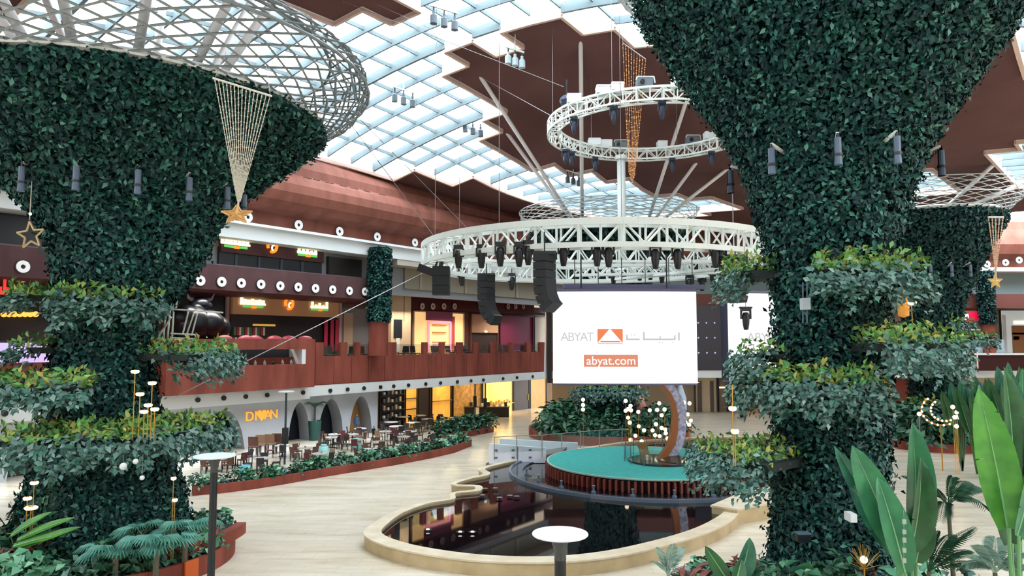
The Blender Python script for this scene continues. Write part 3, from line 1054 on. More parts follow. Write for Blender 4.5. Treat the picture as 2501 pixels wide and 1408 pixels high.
MB().box((fx(2368), FY - 1.0, 6.6), (fx(2440), FY + .3, 8.0)).build('body', mat('pale_blue', '9fb4bf', 0.5), kc)
MB().box((fx(2394), FY - 1.08, 6.75), (fx(2420), FY - 1.0, 7.9)).build('picture_frame', mat('frame_olive', '5f5a3a', 0.5), kc)
MB().box((fx(2397), FY - 1.12, 6.9), (fx(2416), FY - 1.08, 7.75)).build('picture', mat('picture_yellow', 'f2ea84', 0.5, emit=.4), kc)
MB().box((fx(2366), FY - .6, 8.0), (fx(2394), FY + .2, 9.0)).build('machine', mat('machine_teal', '4c646c', 0.3), kc)
MB().box((fx(2365), FY - .65, 9.0), (fx(2395), FY + .2, 9.15)).build('machine_top', WHITE, kc)
# brown balcony front at the far end
bf = struct(MB().box((fx(2335), FY - 1.6, 4.75), (62, FY - 1.3, 6.4)), 'trim_17', mat('balcony_brown', '3c1f1d', 0.6, spec=.2))
MB().box((fx(2335), FY - 1.7, 6.4), (62, FY - 1.2, 6.6)).build('ledge', SOFFIT, bf)
MB().box((fx(2346), FY - 1.75, 4.6), (fx(2356), FY - 1.5, 6.6)).build('post', CORTEN, bf)
MB().box((fx(2362), FY - 1.75, 5.0), (fx(2364), FY - 1.6, 6.7)).build('light_tube', mat('pale_tube', 'e8c8b8', 0.5, emit=.3), bf)
for i, (x, y) in enumerate([(2376, 651), (2410, 646), (2455, 642), (2488, 636)]):
    c = at(x, y, FY - .25)
    ring_light(c, (0, -1, 0), .36, 'pale ring light over the far white slab, %s counted from the far green tower' % ORD[i], 'ring lights over the far slab')
c2 = at(2408, 720, FY - 1)
colf = thing('clad_column', 'slim ivy clad column in front of the red sign at the hall end', 'column', (c2.x, c2.y, 6.6))
MB().lathe([(6.6, .62), (9.6, .62)], c2[:2], 14).build('steel_foot', CORTEN, colf, smooth=True)
MB().lathe([(9.6, .72), (15.3, .72)], c2[:2], 14).build('core', CORE, colf)
q_ = NR.uniform(0, 2 * pi, 900)
P_ = np.stack([c2.x + .74 * np.cos(q_), c2.y + .74 * np.sin(q_), NR.uniform(9.6, 15.3, 900)], 1)
leaves('foliage', P_, np.stack([np.cos(q_), np.sin(q_), 0 * q_], 1), .3, IVYD, colf, kind='stuff')


# ------------------------------------------------------------------ green towers
def interp(prof, z):
    for (z0, r0), (z1, r1) in zip(prof, prof[1:]):
        if z0 <= z <= z1:
            return r0 + (r1 - r0) * (z - z0) / (z1 - z0)
    return prof[0][1] if z < prof[0][0] else prof[-1][1]


def refine(prof, k=4):
    out = []
    for i in range(len(prof) - 1):
        for j in range(k):
            s = j / k
            out.append((prof[i][0] + (prof[i + 1][0] - prof[i][0]) * s, prof[i][1] + (prof[i + 1][1] - prof[i][1]) * s))
    return out + [prof[-1]]


def surf_pts(prof, n, c, off, face, spread=2.1, jitter=0.12):
    """points and normals on a surface of revolution, on the side that looks along FACE (an angle)"""
    z = np.array([p[0] for p in prof])
    r = np.array([p[1] for p in prof])
    seg = np.hypot(np.diff(z), np.diff(r)) * (r[1:] + r[:-1]) / 2
    k = NR.choice(len(seg), n, p=seg / seg.sum())
    s = NR.random(n)
    zz = z[k] + (z[k + 1] - z[k]) * s
    rr = r[k] + (r[k + 1] - r[k]) * s
    sl = np.arctan2(np.diff(r), np.diff(z))[k]
    q = face + NR.uniform(-spread, spread, n)
    N = np.stack([np.cos(q) * np.cos(sl), np.sin(q) * np.cos(sl), -np.sin(sl)], 1)
    ox = np.array([off(t)[0] for t in zz])
    oy = np.array([off(t)[1] for t in zz])
    P = np.stack([c[0] + ox + rr * np.cos(q), c[1] + oy + rr * np.sin(q), zz], 1) + N * NR.normal(0.02, jitter, (n, 1))
    return P, N


def basket(root, c, off, prof, n, rod, mname='steel_basket'):
    m = mat('basket_steel', 'c3c8c8', 0.45, 0.1) if n < 45 else mat('basket_steel_dark', '7f8688', 0.45, 0.1)
    mb = MB()
    K = len(prof)
    tw = 1.5
    for i in range(n):
        for sgn in (1, -1):
            q0 = 2 * pi * i / n
            pts = []
            for k, (z, r) in enumerate(prof):
                q = q0 + sgn * tw * k / (K - 1)
                ox, oy = off(z)
                pts.append((c[0] + ox + r * cos(q), c[1] + oy + r * sin(q), z))
            mb.path(pts, rod, 4)
    mb.build('basket_lattice', m, root, kind='stuff')
    for k in (0, K // 2, K - 1):
        z, r = prof[k]
        ox, oy = off(z)
        hb = MB()
        hb.path([(c[0] + ox + r * cos(t), c[1] + oy + r * sin(t), z) for t in np.linspace(0, 2 * pi, 41)], rod * 1.5, 5)
        hb.build('basket_hoop', m if k else WHITE, root)


def tray(root, c, z, ang0, ang1, rin, rout, nl, ns, face, lsize=.26, hang=.85):
    """a planter shelf round the trunk: a dark tray, lime growth on top, grey-green trails over the edge"""
    a0, a1 = face + radians(ang0), face + radians(ang1)
    mb = MB()
    k = max(5, int(abs(a1 - a0) / 0.15))
    for i in range(k):
        q0, q1 = a0 + (a1 - a0) * i / k, a0 + (a1 - a0) * (i + 1) / k
        e = [(cos(q0), sin(q0)), (cos(q1), sin(q1))]
        mb.hexa([(c[0] + x * r, c[1] + y * r, z - .2) for (x, y), r in ((e[0], rin), (e[1], rin), (e[1], rout - .4), (e[0], rout - .4))] +
                [(c[0] + x * r, c[1] + y * r, z) for (x, y), r in ((e[0], rin), (e[1], rin), (e[1], rout - .25), (e[0], rout - .25))])
    t = mb.build('planter_shelf', mat('shelf_dark', '16211f', 0.8), root)

    def cloud(n, r0, r1, z0, z1, pw=1.0):
        q = NR.uniform(a0, a1, n)
        # ragged growth: clumps along the edge
        cl = 0.75 + 0.45 * np.sin(q * 9 + NR.uniform(0, 6)) * np.sin(q * 23 + 1)
        rr = r0 + (r1 - r0) * NR.random(n) ** pw
        zz = z0 + (z1 - z0) * NR.random(n) * cl
        P = np.stack([c[0] + rr * np.cos(q), c[1] + rr * np.sin(q), zz], 1)
        N = unit(np.stack([np.cos(q), np.sin(q), np.full(n, .9)], 1) + NR.normal(0, .4, (n, 3)))
        return P, N
    P, N = cloud(nl, rin * .9, rout + .1, z - .02, z + .5)
    leaves('flowering_top', P, N, lsize, LIME, t, aspect=.5, lift=.9, droop=0.0, kind='stuff')
    P, N = cloud(ns, (rin + rout) / 2, rout + .4, z - .12, z - .12 - hang, 0.6)
    P2, N2 = cloud(ns // 2, rin, rout + .3, z - .2, z + .25)
    leaves('trailing_growth', np.concatenate([P, P2]), np.concatenate([N, N2]), lsize * .9, SAGE, t, aspect=.6, lift=.6, droop=.7, kind='stuff')
    return t


def tower(name, label, c, off, prof, nleaf, lsize, face, lat, rod, nlat, ivy=IVY, spread=2.1):
    o = thing(name, label, 'green tower', (c[0], c[1], 0))
    pr = refine(prof)
    MB().lathe([(z, r * .97) for z, r in pr], c, 40, off=off).build('trunk', CORE, o, smooth=True)
    P, N = surf_pts(pr, nleaf, c, off, face, spread)
    leaves('foliage', P, N, lsize, ivy, o, kind='stuff')
    basket(o, c, off, lat, nlat, rod)
    z, r = prof[-1]
    ox, oy = off(z)
    MB().lathe([(z - .05, r - .15), (z + .12, r + .05), (z + .22, r - .1)], (c[0] + ox, c[1] + oy), 40).build('rim_band', WHITE, o)
    return o


# near tower beside the terrace
C1 = (-14.25, 26.0)
OFF1 = [(0, -.15), (4, -.3), (6, -.5), (8.7, -.5), (9.8, 0.1), (11.3, .35), (12.4, .28), (13.8, .08), (20, .05)]
off1 = lambda z: (interp(OFF1, z), 0.0)
prof1 = [(0.3, 2.7), (2.4, 2.35), (4.2, 1.8), (6.1, 1.55), (7.6, 1.42), (8.7, 1.42), (9.7, 1.85), (10.5, 2.15), (11.3, 2.4), (12.2, 2.75), (13.1, 3.4), (14.1, 4.6), (15.1, 5.85), (16.0, 6.95)]
lat1 = [(16.05, 6.95), (16.4, 7.6), (16.9, 8.3), (17.5, 8.7), (18.1, 8.6), (18.5, 8.1), (18.7, 7.2)]
face1 = atan2(-26, 14.25)
T1 = tower('green_tower', 'ivy clad tower beside the terrace, flaring into a wide steel basket', C1, off1, prof1, 64000, .22, face1, lat1, .042, 46, spread=2.0)
c1 = (C1[0] - .4, C1[1])
tray(T1, c1, 9.25, -42, 42, 1.5, 2.5, 420, 800, face1)
tray(T1, c1, 9.35, -98, -58, 1.9, 2.85, 200, 260, face1, .24, .45)
tray(T1, c1, 7.35, 38, 100, 1.4, 4.3, 480, 900, face1)
tray(T1, c1, 7.6, -98, -66, 1.4, 2.7, 100, 150, face1, .26, .5)
tray(T1, c1, 6.35, -112, -8, 1.5, 4.0, 700, 1200, face1, .26, .55)
tray(T1, c1, 4.75, -46, 74, 1.8, 4.2, 1300, 2000, face1)
# near tower in front of the second screen
C2 = (8.85, 20.0)
off2 = lambda z: (-0.28 + 0.035 * z, 0.0)
prof2 = [(0.3, 1.85), (1.3, 1.75), (3.05, 1.62), (5.9, 1.55), (8.2, 1.56), (9.6, 1.66), (10.5, 1.92), (11.6, 2.2), (12.8, 2.62), (13.9, 3.3), (15.05, 4.25), (16.2, 5.2), (17.3, 6.0), (18.2, 6.7)]
prof2 = [(z, r * .82) for z, r in prof2]
lat2 = [(18.25, 6.7), (18.6, 7.3), (19.1, 7.9), (19.7, 8.2), (20.3, 8.1), (20.7, 7.6), (20.9, 6.9)]
lat2 = [(z, r * .82) for z, r in lat2]
face2 = atan2(-20, -8.85)
T2 = tower('green_tower', 'tallest ivy clad tower, standing before the second white screen', C2, off2, prof2, 58000, .175, face2, lat2, .034, 40)
c2_ = (C2[0] - .1, C2[1])
tray(T2, c2_, 9.75, -98, -52, 1.5, 2.6, 260, 420, face2, .2)
tray(T2, c2_, 9.6, -6, 76, 1.5, 2.5, 520, 700, face2, .2)
tray(T2, c2_, 7.75, 24, 92, 1.45, 3.1, 480, 700, face2, .2)
tray(T2, c2_, 7.45, -92, -38, 1.4, 2.3, 60, 500, face2, .2)
tray(T2, c2_, 6.75, -78, 36, 1.45, 2.35, 620, 1300, face2, .2)
tray(T2, c2_, 4.75, -88, -26, 1.5, 3.5, 520, 1000, face2, .2)
# two far towers
C3 = (33.4, 57.0)
off0 = lambda z: (0.0, 0.0)
prof3 = [(0.3, 2.3), (2.5, 1.7), (7.3, 1.45), (10.6, 2.05), (12.8, 2.8), (14.8, 3.75), (16.4, 4.7), (17.7, 5.3)]
lat3 = [(17.75, 5.3), (18.2, 5.8), (18.7, 6.3), (19.2, 6.7), (19.7, 6.9)]
face3 = atan2(-57, -33.4)
T3 = tower('green_tower', 'far ivy clad tower rising between the near tower and the hall end counter', C3, off0, prof3, 13000, .34, face3, lat3, .028, 26, IVYD)
tray(T3, C3, 9.3, 25, 85, 1.4, 2.6, 90, 120, face3, .34, .6)
tray(T3, C3, 8.1, 30, 100, 1.4, 4.0, 220, 320, face3, .34)
tray(T3, C3, 6.1, -80, 40, 1.4, 3.8, 200, 800, face3, .34)
tray(T3, C3, 3.0, -40, 60, 1.6, 3.6, 240, 400, face3, .34)
C4 = (8.2, 61.0)
prof4 = [(0.3, 2.6), (2.0, 2.1), (5.0, 1.7), (9.0, 1.9), (12.0, 3.0), (14.5, 4.4), (16.0, 5.7), (17.1, 6.4)]
lat4 = [(17.15, 6.4), (17.5, 6.8), (17.9, 7.2), (18.4, 7.5), (18.8, 7.6)]
face4 = atan2(-61, -8.2)
T4 = tower('green_tower', 'ivy clad tower behind the big screen, its basket showing over the truss ring', C4, off0, prof4, 9000, .4, face4, lat4, .028, 30, IVYD)
tray(T4, C4, 3.9, -60, 60, 1.6, 3.4, 120, 700, face4, .34)


# roof struts, each from a tower to where it meets the ceiling
def roofhit(px, py):
    a, b = ray(px, py)
    d = 15.0
    while d < 110:
        if EYE + b * d >= roofz(a * d, d):
            break
        d += .2
    return Vector((a * d, d, EYE + b * d + .3))


POLE = mat('strut_white', 'f0ecec', 0.45)


def strut(a, b, label, r=.13):
    o = thing('roof_strut', label, 'strut', a)
    MB().tube(a, b, r, 10).build('tube', POLE, o, smooth=True)
    MB().tube(a - (b - a).normalized() * .1, a + (b - a).normalized() * .35, r * 1.5, 10).build('collar', WHITEG, o)
    return o


apx = Vector((C4[0] - 2.2, C4[1] - .5, 16.9))
apr = Vector((C4[0] + 3.0, C4[1] - .5, 16.9))
for (x, y), ap, lb in [((1418, 84), apx, 'vertical white roof strut rising past the small truss ring'), ((1155, 170), apx, 'longest slanting white roof strut across the brown ceiling'),
                       ((1228, 321), apx, 'shorter white strut just under the longest slanting strut'), ((1682, 240), apr, 'white strut crossing the open end of the small truss ring'),
                       ((1712, 392), apr, 'white strut slanting up under the end of the small truss ring'), ((1788, 414), apr, 'lowest white strut, meeting the ceiling at a skylight corner')]:
    h = roofhit(x, y)
    strut(ap, h, lb, .14)
n_ = 0
for q in np.linspace(0.3, 2 * pi + .3, 10)[:-1]:
    a = Vector((C1[0] + 1.6 * cos(q), C1[1] + 1.6 * sin(q), 15.2))
    X, Y = C1[0] + 8.2 * cos(q + .2), C1[1] + 8.2 * sin(q + .2)
    strut(a, Vector((X, Y, roofz(X, Y) + .2)), 'white strut inside the steel basket of the terrace tower, fanning up to the skylights', .17)['group'] = 'struts in the terrace tower basket'
for q in np.linspace(0.1, 2 * pi + .1, 8)[:-1]:
    a = Vector((C3[0] + 1.5 * cos(q), C3[1] + 1.5 * sin(q), 17.6))
    X, Y = C3[0] + 8.0 * cos(q + .2), C3[1] + 8.0 * sin(q + .2)
    strut(a, Vector((X, Y, roofz(X, Y) + .2)), 'white strut fanning out of the basket of the far tower near the counter', .15)['group'] = 'struts in the far tower basket'


# spotlights on arms round the towers
def spotlight(c, out, s, label, group):
    """C: where the arm leaves the leaves; OUT: horizontal direction"""
    o = thing('spotlight', label, 'spotlight', c, group)
    e = Vector(c) + Vector(out) * .55 * s + Vector((0, 0, .22 * s))
    MB().bar(Vector(c) - Vector(out) * .25, e, .07 * s, .07 * s).build('arm', WHITE, o)
    h = e + Vector((0, 0, -.12 * s))
    b = MB()
    b.tube(h, h - Vector((0, 0, .42 * s)), .085 * s, 10)
    b.build('housing', LAMPG, o)
    MB().tube(h - Vector((0, 0, .4 * s)), h - Vector((0, 0, .46 * s)), .108 * s, 10).build('joint_ring', DARKG, o)
    MB().tube(h - Vector((0, 0, .46 * s)), h - Vector((0, 0, .68 * s)), .085 * s, 10, .1 * s).build('snoot', LAMPG, o)
    MB().bar(e, h, .05 * s, .05 * s).build('yoke', BLACK, o)
    return o


def spots(c, off, prof, z, xs, d0, s, lab, grp):
    for i, px in enumerate(xs):
        # the angle round the tower that shows at this picture column
        ox, oy = off(z)
        r = interp(prof, z) + .02
        best = min(np.linspace(face_of(c) - 1.75, face_of(c) + 1.75, 300), key=lambda q: abs((c[0] + ox + r * cos(q)) / (c[1] + oy + r * sin(q)) - ray(px, 400)[0]))
        p = Vector((c[0] + ox + r * cos(best), c[1] + oy + r * sin(best), z))
        spotlight(p, (cos(best), sin(best), 0), s, lab % ORD[i], grp)


def face_of(c):
    return atan2(-c[1], -c[0])


spots(C1, off1, prof1, 13.15, (22, 100, 212, 334, 440, 520, 556), 0, 1.15, 'grey spotlight on the terrace tower ring, %s counted from the picture edge', 'spotlights round the terrace tower')
spots(C2, off2, prof2, 12.75, (1768, 1820, 1917, 2044, 2156, 2250, 2296), 0, 1.0, 'grey spotlight on the tallest tower ring, %s counted from the truss ring side', 'spotlights round the tallest tower')
spots(C3, off0, prof3, 13.4, (2222, 2262, 2302, 2338), 0, 1.3, 'pale spotlight on the far tower near the counter, %s counted from the near tower', 'spotlights round the far tower')

# small fittings on the towers
for px_, y0, lab in ((140, 700, 'grey junction box with twin conduits hanging under a shelf of the terrace tower'), (1966, 690, 'grey junction box with twin conduits on the tallest tower trunk')):
    d_ = 24.3 if px_ < 500 else 18.2
    o = thing('junction_box', lab, 'junction box', at(px_, y0 + 55, d_))
    s_ = d_ / 1750
    a = at(px_, y0, d_)
    for dx in (-5, 5):
        MB().tube(at(px_ + dx, y0, d_), at(px_ + dx, y0 + 100, d_), 1.6 * s_, 6).build('conduit', LAMPG, o)
    c = at(px_, y0 + 53, d_)
    MB().box((c.x - 9 * s_, c.y - .12, c.z - 14 * s_), (c.x + 9 * s_, c.y + .1, c.z + 14 * s_)).build('box', mat('box_grey', 'a8b4bc', 0.5), o)
c = at(2083, 1266, 18.05)
o = thing('wall_socket', 'small white socket box on the tallest tower beside the paddle leaves', 'socket', c)
MB().box((c.x - .08, c.y - .06, c.z - .1), (c.x + .08, c.y + .3, c.z + .1)).build('cover', WHITE, o)
c = at(1960, 1312, 18.0)
o = thing('flood_light', 'small blue black floodlight near the foot of the tallest tower', 'spotlight', c)
MB().box((c.x - .16, c.y - .12, c.z - .1), (c.x + .16, c.y + .1, c.z + .08)).build('housing', NAVY, o)
MB().box((c.x - .17, c.y - .14, c.z + .08), (c.x + .17, c.y + .1, c.z + .11)).build('hood', LAMPG, o)
MB().bar(c, c + Vector((0, .4, 0)), .06, .06).build('bracket', BLACK, o)

# ------------------------------------------------------------------ lighting trusses
TR = mat('truss_white', 'e3e8e4', 0.45)


def ring_truss(name, label, c, rad, a0, a1, zf, wd, ht, n, tube=.11, web=.055, flange=.3):
    o = thing(name, label, 'truss', (c[0], c[1], zf(a0)))
    for i in range(n):
        q0, q1 = a0 + (a1 - a0) * i / n, a0 + (a1 - a0) * (i + 1) / n
        mb = MB()
        sub = 3

        def pt(q, k):
            r = rad + (wd / 2 if k in (0, 2) else -wd / 2)
            return Vector((c[0] + r * cos(q), c[1] + r * sin(q), zf(q) + (ht / 2 if k < 2 else -ht / 2)))
        for k in range(4):
            for j in range(sub):
                mb.bar(pt(q0 + (q1 - q0) * j / sub, k), pt(q0 + (q1 - q0) * (j + 1) / sub, k), tube, flange if k < 2 else flange * .8)
        for k0, k1 in ((0, 2), (1, 3)):
            mb.tube(pt(q0, k0), pt(q0, k1), web * 1.2, 4)
            mb.tube(pt(q0, k0), pt((q0 + q1) / 2, k1), web, 4)
            mb.tube(pt((q0 + q1) / 2, k1), pt(q1, k0), web, 4)
            mb.tube(pt((q0 + q1) / 2, k0), pt((q0 + q1) / 2, k1), web, 4)
        for k0, k1 in ((0, 1), (2, 3)):
            mb.tube(pt(q0, k0), pt(q0, k1), web, 4)
            mb.tube(pt(q0, k0), pt(q1, k1), web, 4)
        if i == 0 or i == n - 1:
            q = q0 if i == 0 else q1
            mb.bar(pt(q, 0), pt(q, 2), .12, .12)
            mb.bar(pt(q, 1), pt(q, 3), .12, .12)
        mb.build('truss_segment', TR, o)
    return o


CR = (4.9, 41.3)
RR = 9.6
ZR = 12.6
ring = ring_truss('truss_ring', 'large white circular lighting truss over the round stage', CR, RR, 0, 2 * pi, lambda q: ZR, .9, 1.05, 32)


def straight_truss(name, label, a, b, wd, ht, n, tube=.09, web=.045):
    a, b = Vector(a), Vector(b)
    o = thing(name, label, 'truss', a)
    d = (b - a).normalized()
    s = d.cross(Vector((0, 0, 1))).normalized() * wd / 2
    h = Vector((0, 0, ht / 2))
    for i in range(n):
        p, q = a + (b - a) * i / n, a + (b - a) * (i + 1) / n
        m = (p + q) / 2
        mb = MB()
        for u in (s, -s):
            for v in (h, -h):
                mb.bar(p + u + v, q + u + v, tube, tube * 1.6)
            mb.tube(p + u + h, p + u - h, web, 4)
            mb.tube(p + u + h, m + u - h, web, 4)
            mb.tube(m + u - h, q + u + h, web, 4)
        mb.tube(p + s + h, q - s + h, web, 4)
        mb.tube(p + s - h, q - s - h, web, 4)
        mb.build('truss_segment', TR, o)
    return o


straight_truss('cross_truss', 'straight white truss crossing inside the large truss ring', (CR[0] - 9.0, 40.0, 12.7), (CR[0] + 9.0, 41.0, 12.75), .7, .8, 16)
straight_truss('cross_truss', 'slanting white truss joining the ring near the tallest tower', (CR[0] + 1.5, 46.5, 12.1), (CR[0] + 8.6, 39.5, 12.3), .6, .6, 9)
straight_truss('cross_truss', 'short white truss chord behind the slanting truss', (CR[0] - 1.0, 44.5, 12.2), (CR[0] + 8.8, 43.6, 12.3), .5, .55, 9)
CU = (8.0, 41.2)
RU = 5.6
upper = ring_truss('spiral_truss', 'small open white truss ring hung high under the brown ceiling', CU, RU, radians(27), radians(320), lambda q: 20.15 + .25 * (q - 1) / 4.5, .62, .66, 22, .07, .035, .12)
# hanging cables
WIRE = mat('steel_wire', '8f8a8c', 0.4, 0.5)


def cable(a, b, label, r=.018, sag=0.0):
    o = thing('cable', label, 'cable', a)
    n = 8 if sag else 1
    pts = [Vector(a) + (Vector(b) - Vector(a)) * i / n - Vector((0, 0, sag * 4 * (i / n) * (1 - i / n))) for i in range(n + 1)]
    MB().path(pts, r, 4).build('wire', WIRE, o)
    return o


def rp(deg, r=RR, c=CR, z=ZR + .5):
    q = radians(deg)
    return Vector((c[0] + r * cos(q), c[1] + r * sin(q), z))


cable(at(850, 262, 24), at(1140, 556, 35.5), 'long steel cable from the terrace tower basket to the ring, upper one')
cable(at(836, 276, 24), at(1062, 580, 39), 'long steel cable from the terrace tower basket to the ring, lower one')
cable(at(432, 968, 30), at(1040, 664, 40), 'thin guide wire slanting from the rust steel box up to the truss ring', .022)
for (x, y), (x2, y2), l in [((836, 0), (1376, 212), 'upper thin ceiling cable running to the small truss ring'), ((1184, 192), (1346, 283), 'lower thin ceiling cable running to the small truss ring'),
                            ((920, 8), (1100, 92), 'short thin ceiling cable beside the skylight corner')]:
    h = roofhit(x, y)
    h.z -= .35
    cable(h, at(x2, y2, 38), l, .016)
for i, q in enumerate((60, 120, 180, 240, 300)):
    p = rp(q, RU, CU, 20.6)
    cable(p, Vector((p.x, p.y, roofz(p.x, p.y) + .1)), 'vertical hanging wire of the small truss ring', .014)['group'] = 'hanging wires of the small truss ring'
for i, q in enumerate((200, 235, 270, 305, 340, 20, 90, 150)):
    p = rp(q)
    cable(p, Vector((p.x, p.y, roofz(p.x, p.y) + .1)), 'vertical hanging wire of the large truss ring', .014)['group'] = 'hanging wires of the large truss ring'
c = at(1517, 390, 46)
o = thing('white_mast', 'thick white mast between the small truss ring and the large one', 'mast', (c.x, c.y, 12.9))
MB().tube((c.x, c.y, 12.9), (c.x, c.y, c.z), .27, 12).build('tube', WHITEG, o, smooth=True)
MB().tube((c.x, c.y, c.z), (c.x, c.y, c.z + .25), .4, 12).build('collar', WHITEG, o)

def ring_at(px, far):
    """the point of the small ring that shows at column px, on its far or its near arc"""
    q = min(np.radians(np.linspace(30, 178, 200) if far else np.linspace(182, 318, 200)), key=lambda t: abs((CU[0] + RU * cos(t)) / (CU[1] + RU * sin(t)) - ray(px, 300)[0]))
    return Vector((CU[0] + RU * cos(q), CU[1] + RU * sin(q), 20.15 + .25 * (q - 1) / 4.5))


# white cases on the small ring
for i, (x, y, dd, w_, h_) in enumerate([(1402, 222, 38.6, 34, 22), (1473, 207, 36.6, 34, 20), (1508, 203, 36.4, 30, 20), (1655, 207, 36.6, 26, 22), (1450, 331, 45.0, 30, 18), (1480, 338, 45.4, 30, 18), (1616, 366, 45.8, 24, 16), (1737, 368, 44.8, 34, 18)]):
    c = ring_at(x, y > 300) + Vector((0, 0, .4))
    s_ = dd / 1750
    o = thing('equipment_case', 'white equipment case on the small truss ring, %s counted round from the blue motor' % ORD[i], 'case', (c.x, c.y, c.z), 'cases on the small truss ring')
    MB().box((c.x - w_ * s_ / 2, c.y - .3, c.z), (c.x + w_ * s_ / 2, c.y + .3, c.z + h_ * s_)).build('body', mat('case_white', 'e8eef2', 0.4), o)
    MB().box((c.x - w_ * s_ / 2 - .02, c.y - .32, c.z + h_ * s_ * .8), (c.x + w_ * s_ / 2 + .02, c.y + .32, c.z + h_ * s_ * .9)).build('lid', WHITE, o)
c = ring_at(1384, False) + Vector((0, 0, .75))
o = thing('hoist_motor', 'blue black hoist motor on the bend of the small truss ring', 'motor', c)
MB().ball(c, .42, 10, 6, (1, 1, .8)).build('body', mat('motor_blue', '28324e', 0.5), o)
MB().tube(c, c + Vector((0, 0, 1.2)), .05, 6).build('chain', BLACK, o)
for i, (x, y, dd) in enumerate([(1575, 198, 36.4), (1514, 350, 45.6), (1690, 360, 45.6)]):
    c = ring_at(x, y > 300) + Vector((0, 0, .66))
    o = thing('projector', 'grey projector with a raised handle on the small truss ring, %s from above' % ORD[i], 'projector', c)
    MB().box((c.x - .4, c.y - .3, c.z - .25), (c.x + .4, c.y + .3, c.z + .15)).build('body', mat('proj_grey', '6c7780', 0.45), o)
    MB().tube((c.x - .15, c.y - .3, c.z - .05), (c.x - .15, c.y - .42, c.z - .05), .12, 8).build('lens', BLACK, o)
    MB().path([(c.x - .4, c.y, c.z + .15), (c.x - .35, c.y, c.z + .32), (c.x + .5, c.y, c.z + .32), (c.x + .55, c.y, c.z)], .04, 5).build('handle', WHITE, o)


def moving_head(top, s, label, group, m=BLACK):
    o = thing('moving_head_light', label, 'stage light', top, group)
    x, y, z = top
    MB().box((x - .2 * s, y - .16 * s, z - .16 * s), (x + .2 * s, y + .16 * s, z)).build('base', m, o)
    for sg_ in (-1, 1):
        MB().box((x + sg_ * .2 * s - .03 * s, y - .07 * s, z - .5 * s), (x + sg_ * .2 * s + .03 * s, y + .07 * s, z - .14 * s)).build('yoke_arm', m, o)
    b = MB()
    b.lathe([(z - .98 * s, .02 * s), (z - .97 * s, .1 * s), (z - .7 * s, .15 * s), (z - .4 * s, .17 * s), (z - .22 * s, .12 * s), (z - .2 * s, .01)], (x, y), 10)
    b.build('lamp_head', m, o, smooth=True)
    return o


hx = [(1120, 600, 34.6), (1176, 598, 33.6), (1222, 592, 32.6), (1268, 592, 32.2), (1290, 588, 32.2), (1376, 590, 31.8), (1458, 590, 31.6), (1486, 592, 31.6), (1600, 596, 31.6), (1654, 596, 31.8), (1746, 596, 32.8), (1760, 600, 33.2)]
for i, (x, y, d_) in enumerate(hx):
    moving_head(tuple(at(x, y, d_)), 1.15, 'black moving head light under the front of the ring, %s from the speaker stack' % ORD[i], 'moving head lights under the ring front')
for i, (x, y, d_) in enumerate([(1128, 655, 46), (1250, 668, 49), (1498, 650, 46), (1525, 640, 46), (1562, 642, 46), (1588, 640, 46), (1616, 648, 46), (1684, 672, 47), (1714, 668, 47), (1740, 650, 45), (1762, 655, 45), (1656, 610, 42), (1700, 612, 42)]):
    q_ = at(x, y, d_)
    mh_ = moving_head(tuple(q_), 1.2, 'black moving head light deep inside the ring, %s counted from the speaker stack' % ORD[i], 'moving head lights inside the ring')
    MB().tube(q_ - Vector((0, 0, .05)), (q_.x, q_.y, ZR + .2), .03, 5).build('drop_rod', BLACK, mh_)
for i, (x, y, d_) in enumerate([(1500, 244, 36.3), (1618, 255, 36.6), (1402, 270, 40), (1228 + 168, 385, 44), (1640, 395, 46), (1735, 388, 45), (1452, 372, 45.4), (1380, 336, 43)]):
    moving_head(tuple(ring_at(x, y > 300) - Vector((0, 0, .36))), .95, 'dark stage light hung from the small truss ring, %s listed round the ring' % ORD[i], 'stage lights on the small truss ring', mat('head_blue', '2a3448', 0.45))
mh = at(1821, 752, 33)
o = moving_head(tuple(mh), 1.05, 'single black spotlight hanging in front of the second screen', None)
MB().tube(mh, Vector((mh.x, mh.y, ZR - .4)), .012, 4).build('cable', BLACK, o)
MB().box((mh.x - .28, mh.y - .1, mh.z - .04), (mh.x + .28, mh.y + .1, mh.z + .04)).build('bar', BLACK, o)


def line_array(p, n, s, bend, rot, label):
    o = thing('line_array', label, 'speaker', p)
    p = Vector(p)
    ang = 0.0
    R_ = Matrix.Rotation(rot, 3, 'Z')
    for i in range(n):
        dn = Vector((0, -sin(ang), -cos(ang)))
        fr = Vector((0, -cos(ang), sin(ang)))
        q = p + R_ @ (dn * .33 * s)
        w_ = R_ @ Vector((.55 * s, 0, 0))
        f_ = R_ @ fr * .3 * s
        mb = MB()
        mb.hexa([q - w_ - f_ * 1, q + w_ - f_ * 1, q + w_ * .98 + f_, q - w_ * .98 + f_, p - w_ - f_ * 1, p + w_ - f_ * 1, p + w_ + f_, p - w_ + f_])
        mb.build('cabinet', mat('speaker_black', '0b0e15', 0.6), o)
        p = q - R_ @ Vector((0, 0, .03))
        ang += bend * max(0.0, i - 1.5) / 1.8
    t = Vector(o.location)
    MB().box((t.x - .5 * s, t.y - .3, t.z), (t.x + .5 * s, t.y + .3, t.z + .12)).build('rigging_frame', DARKG, o)
    MB().tube(t, t + Vector((0, 0, 1.0)), .03, 5).build('hoist_chain', BLACK, o)
    return o


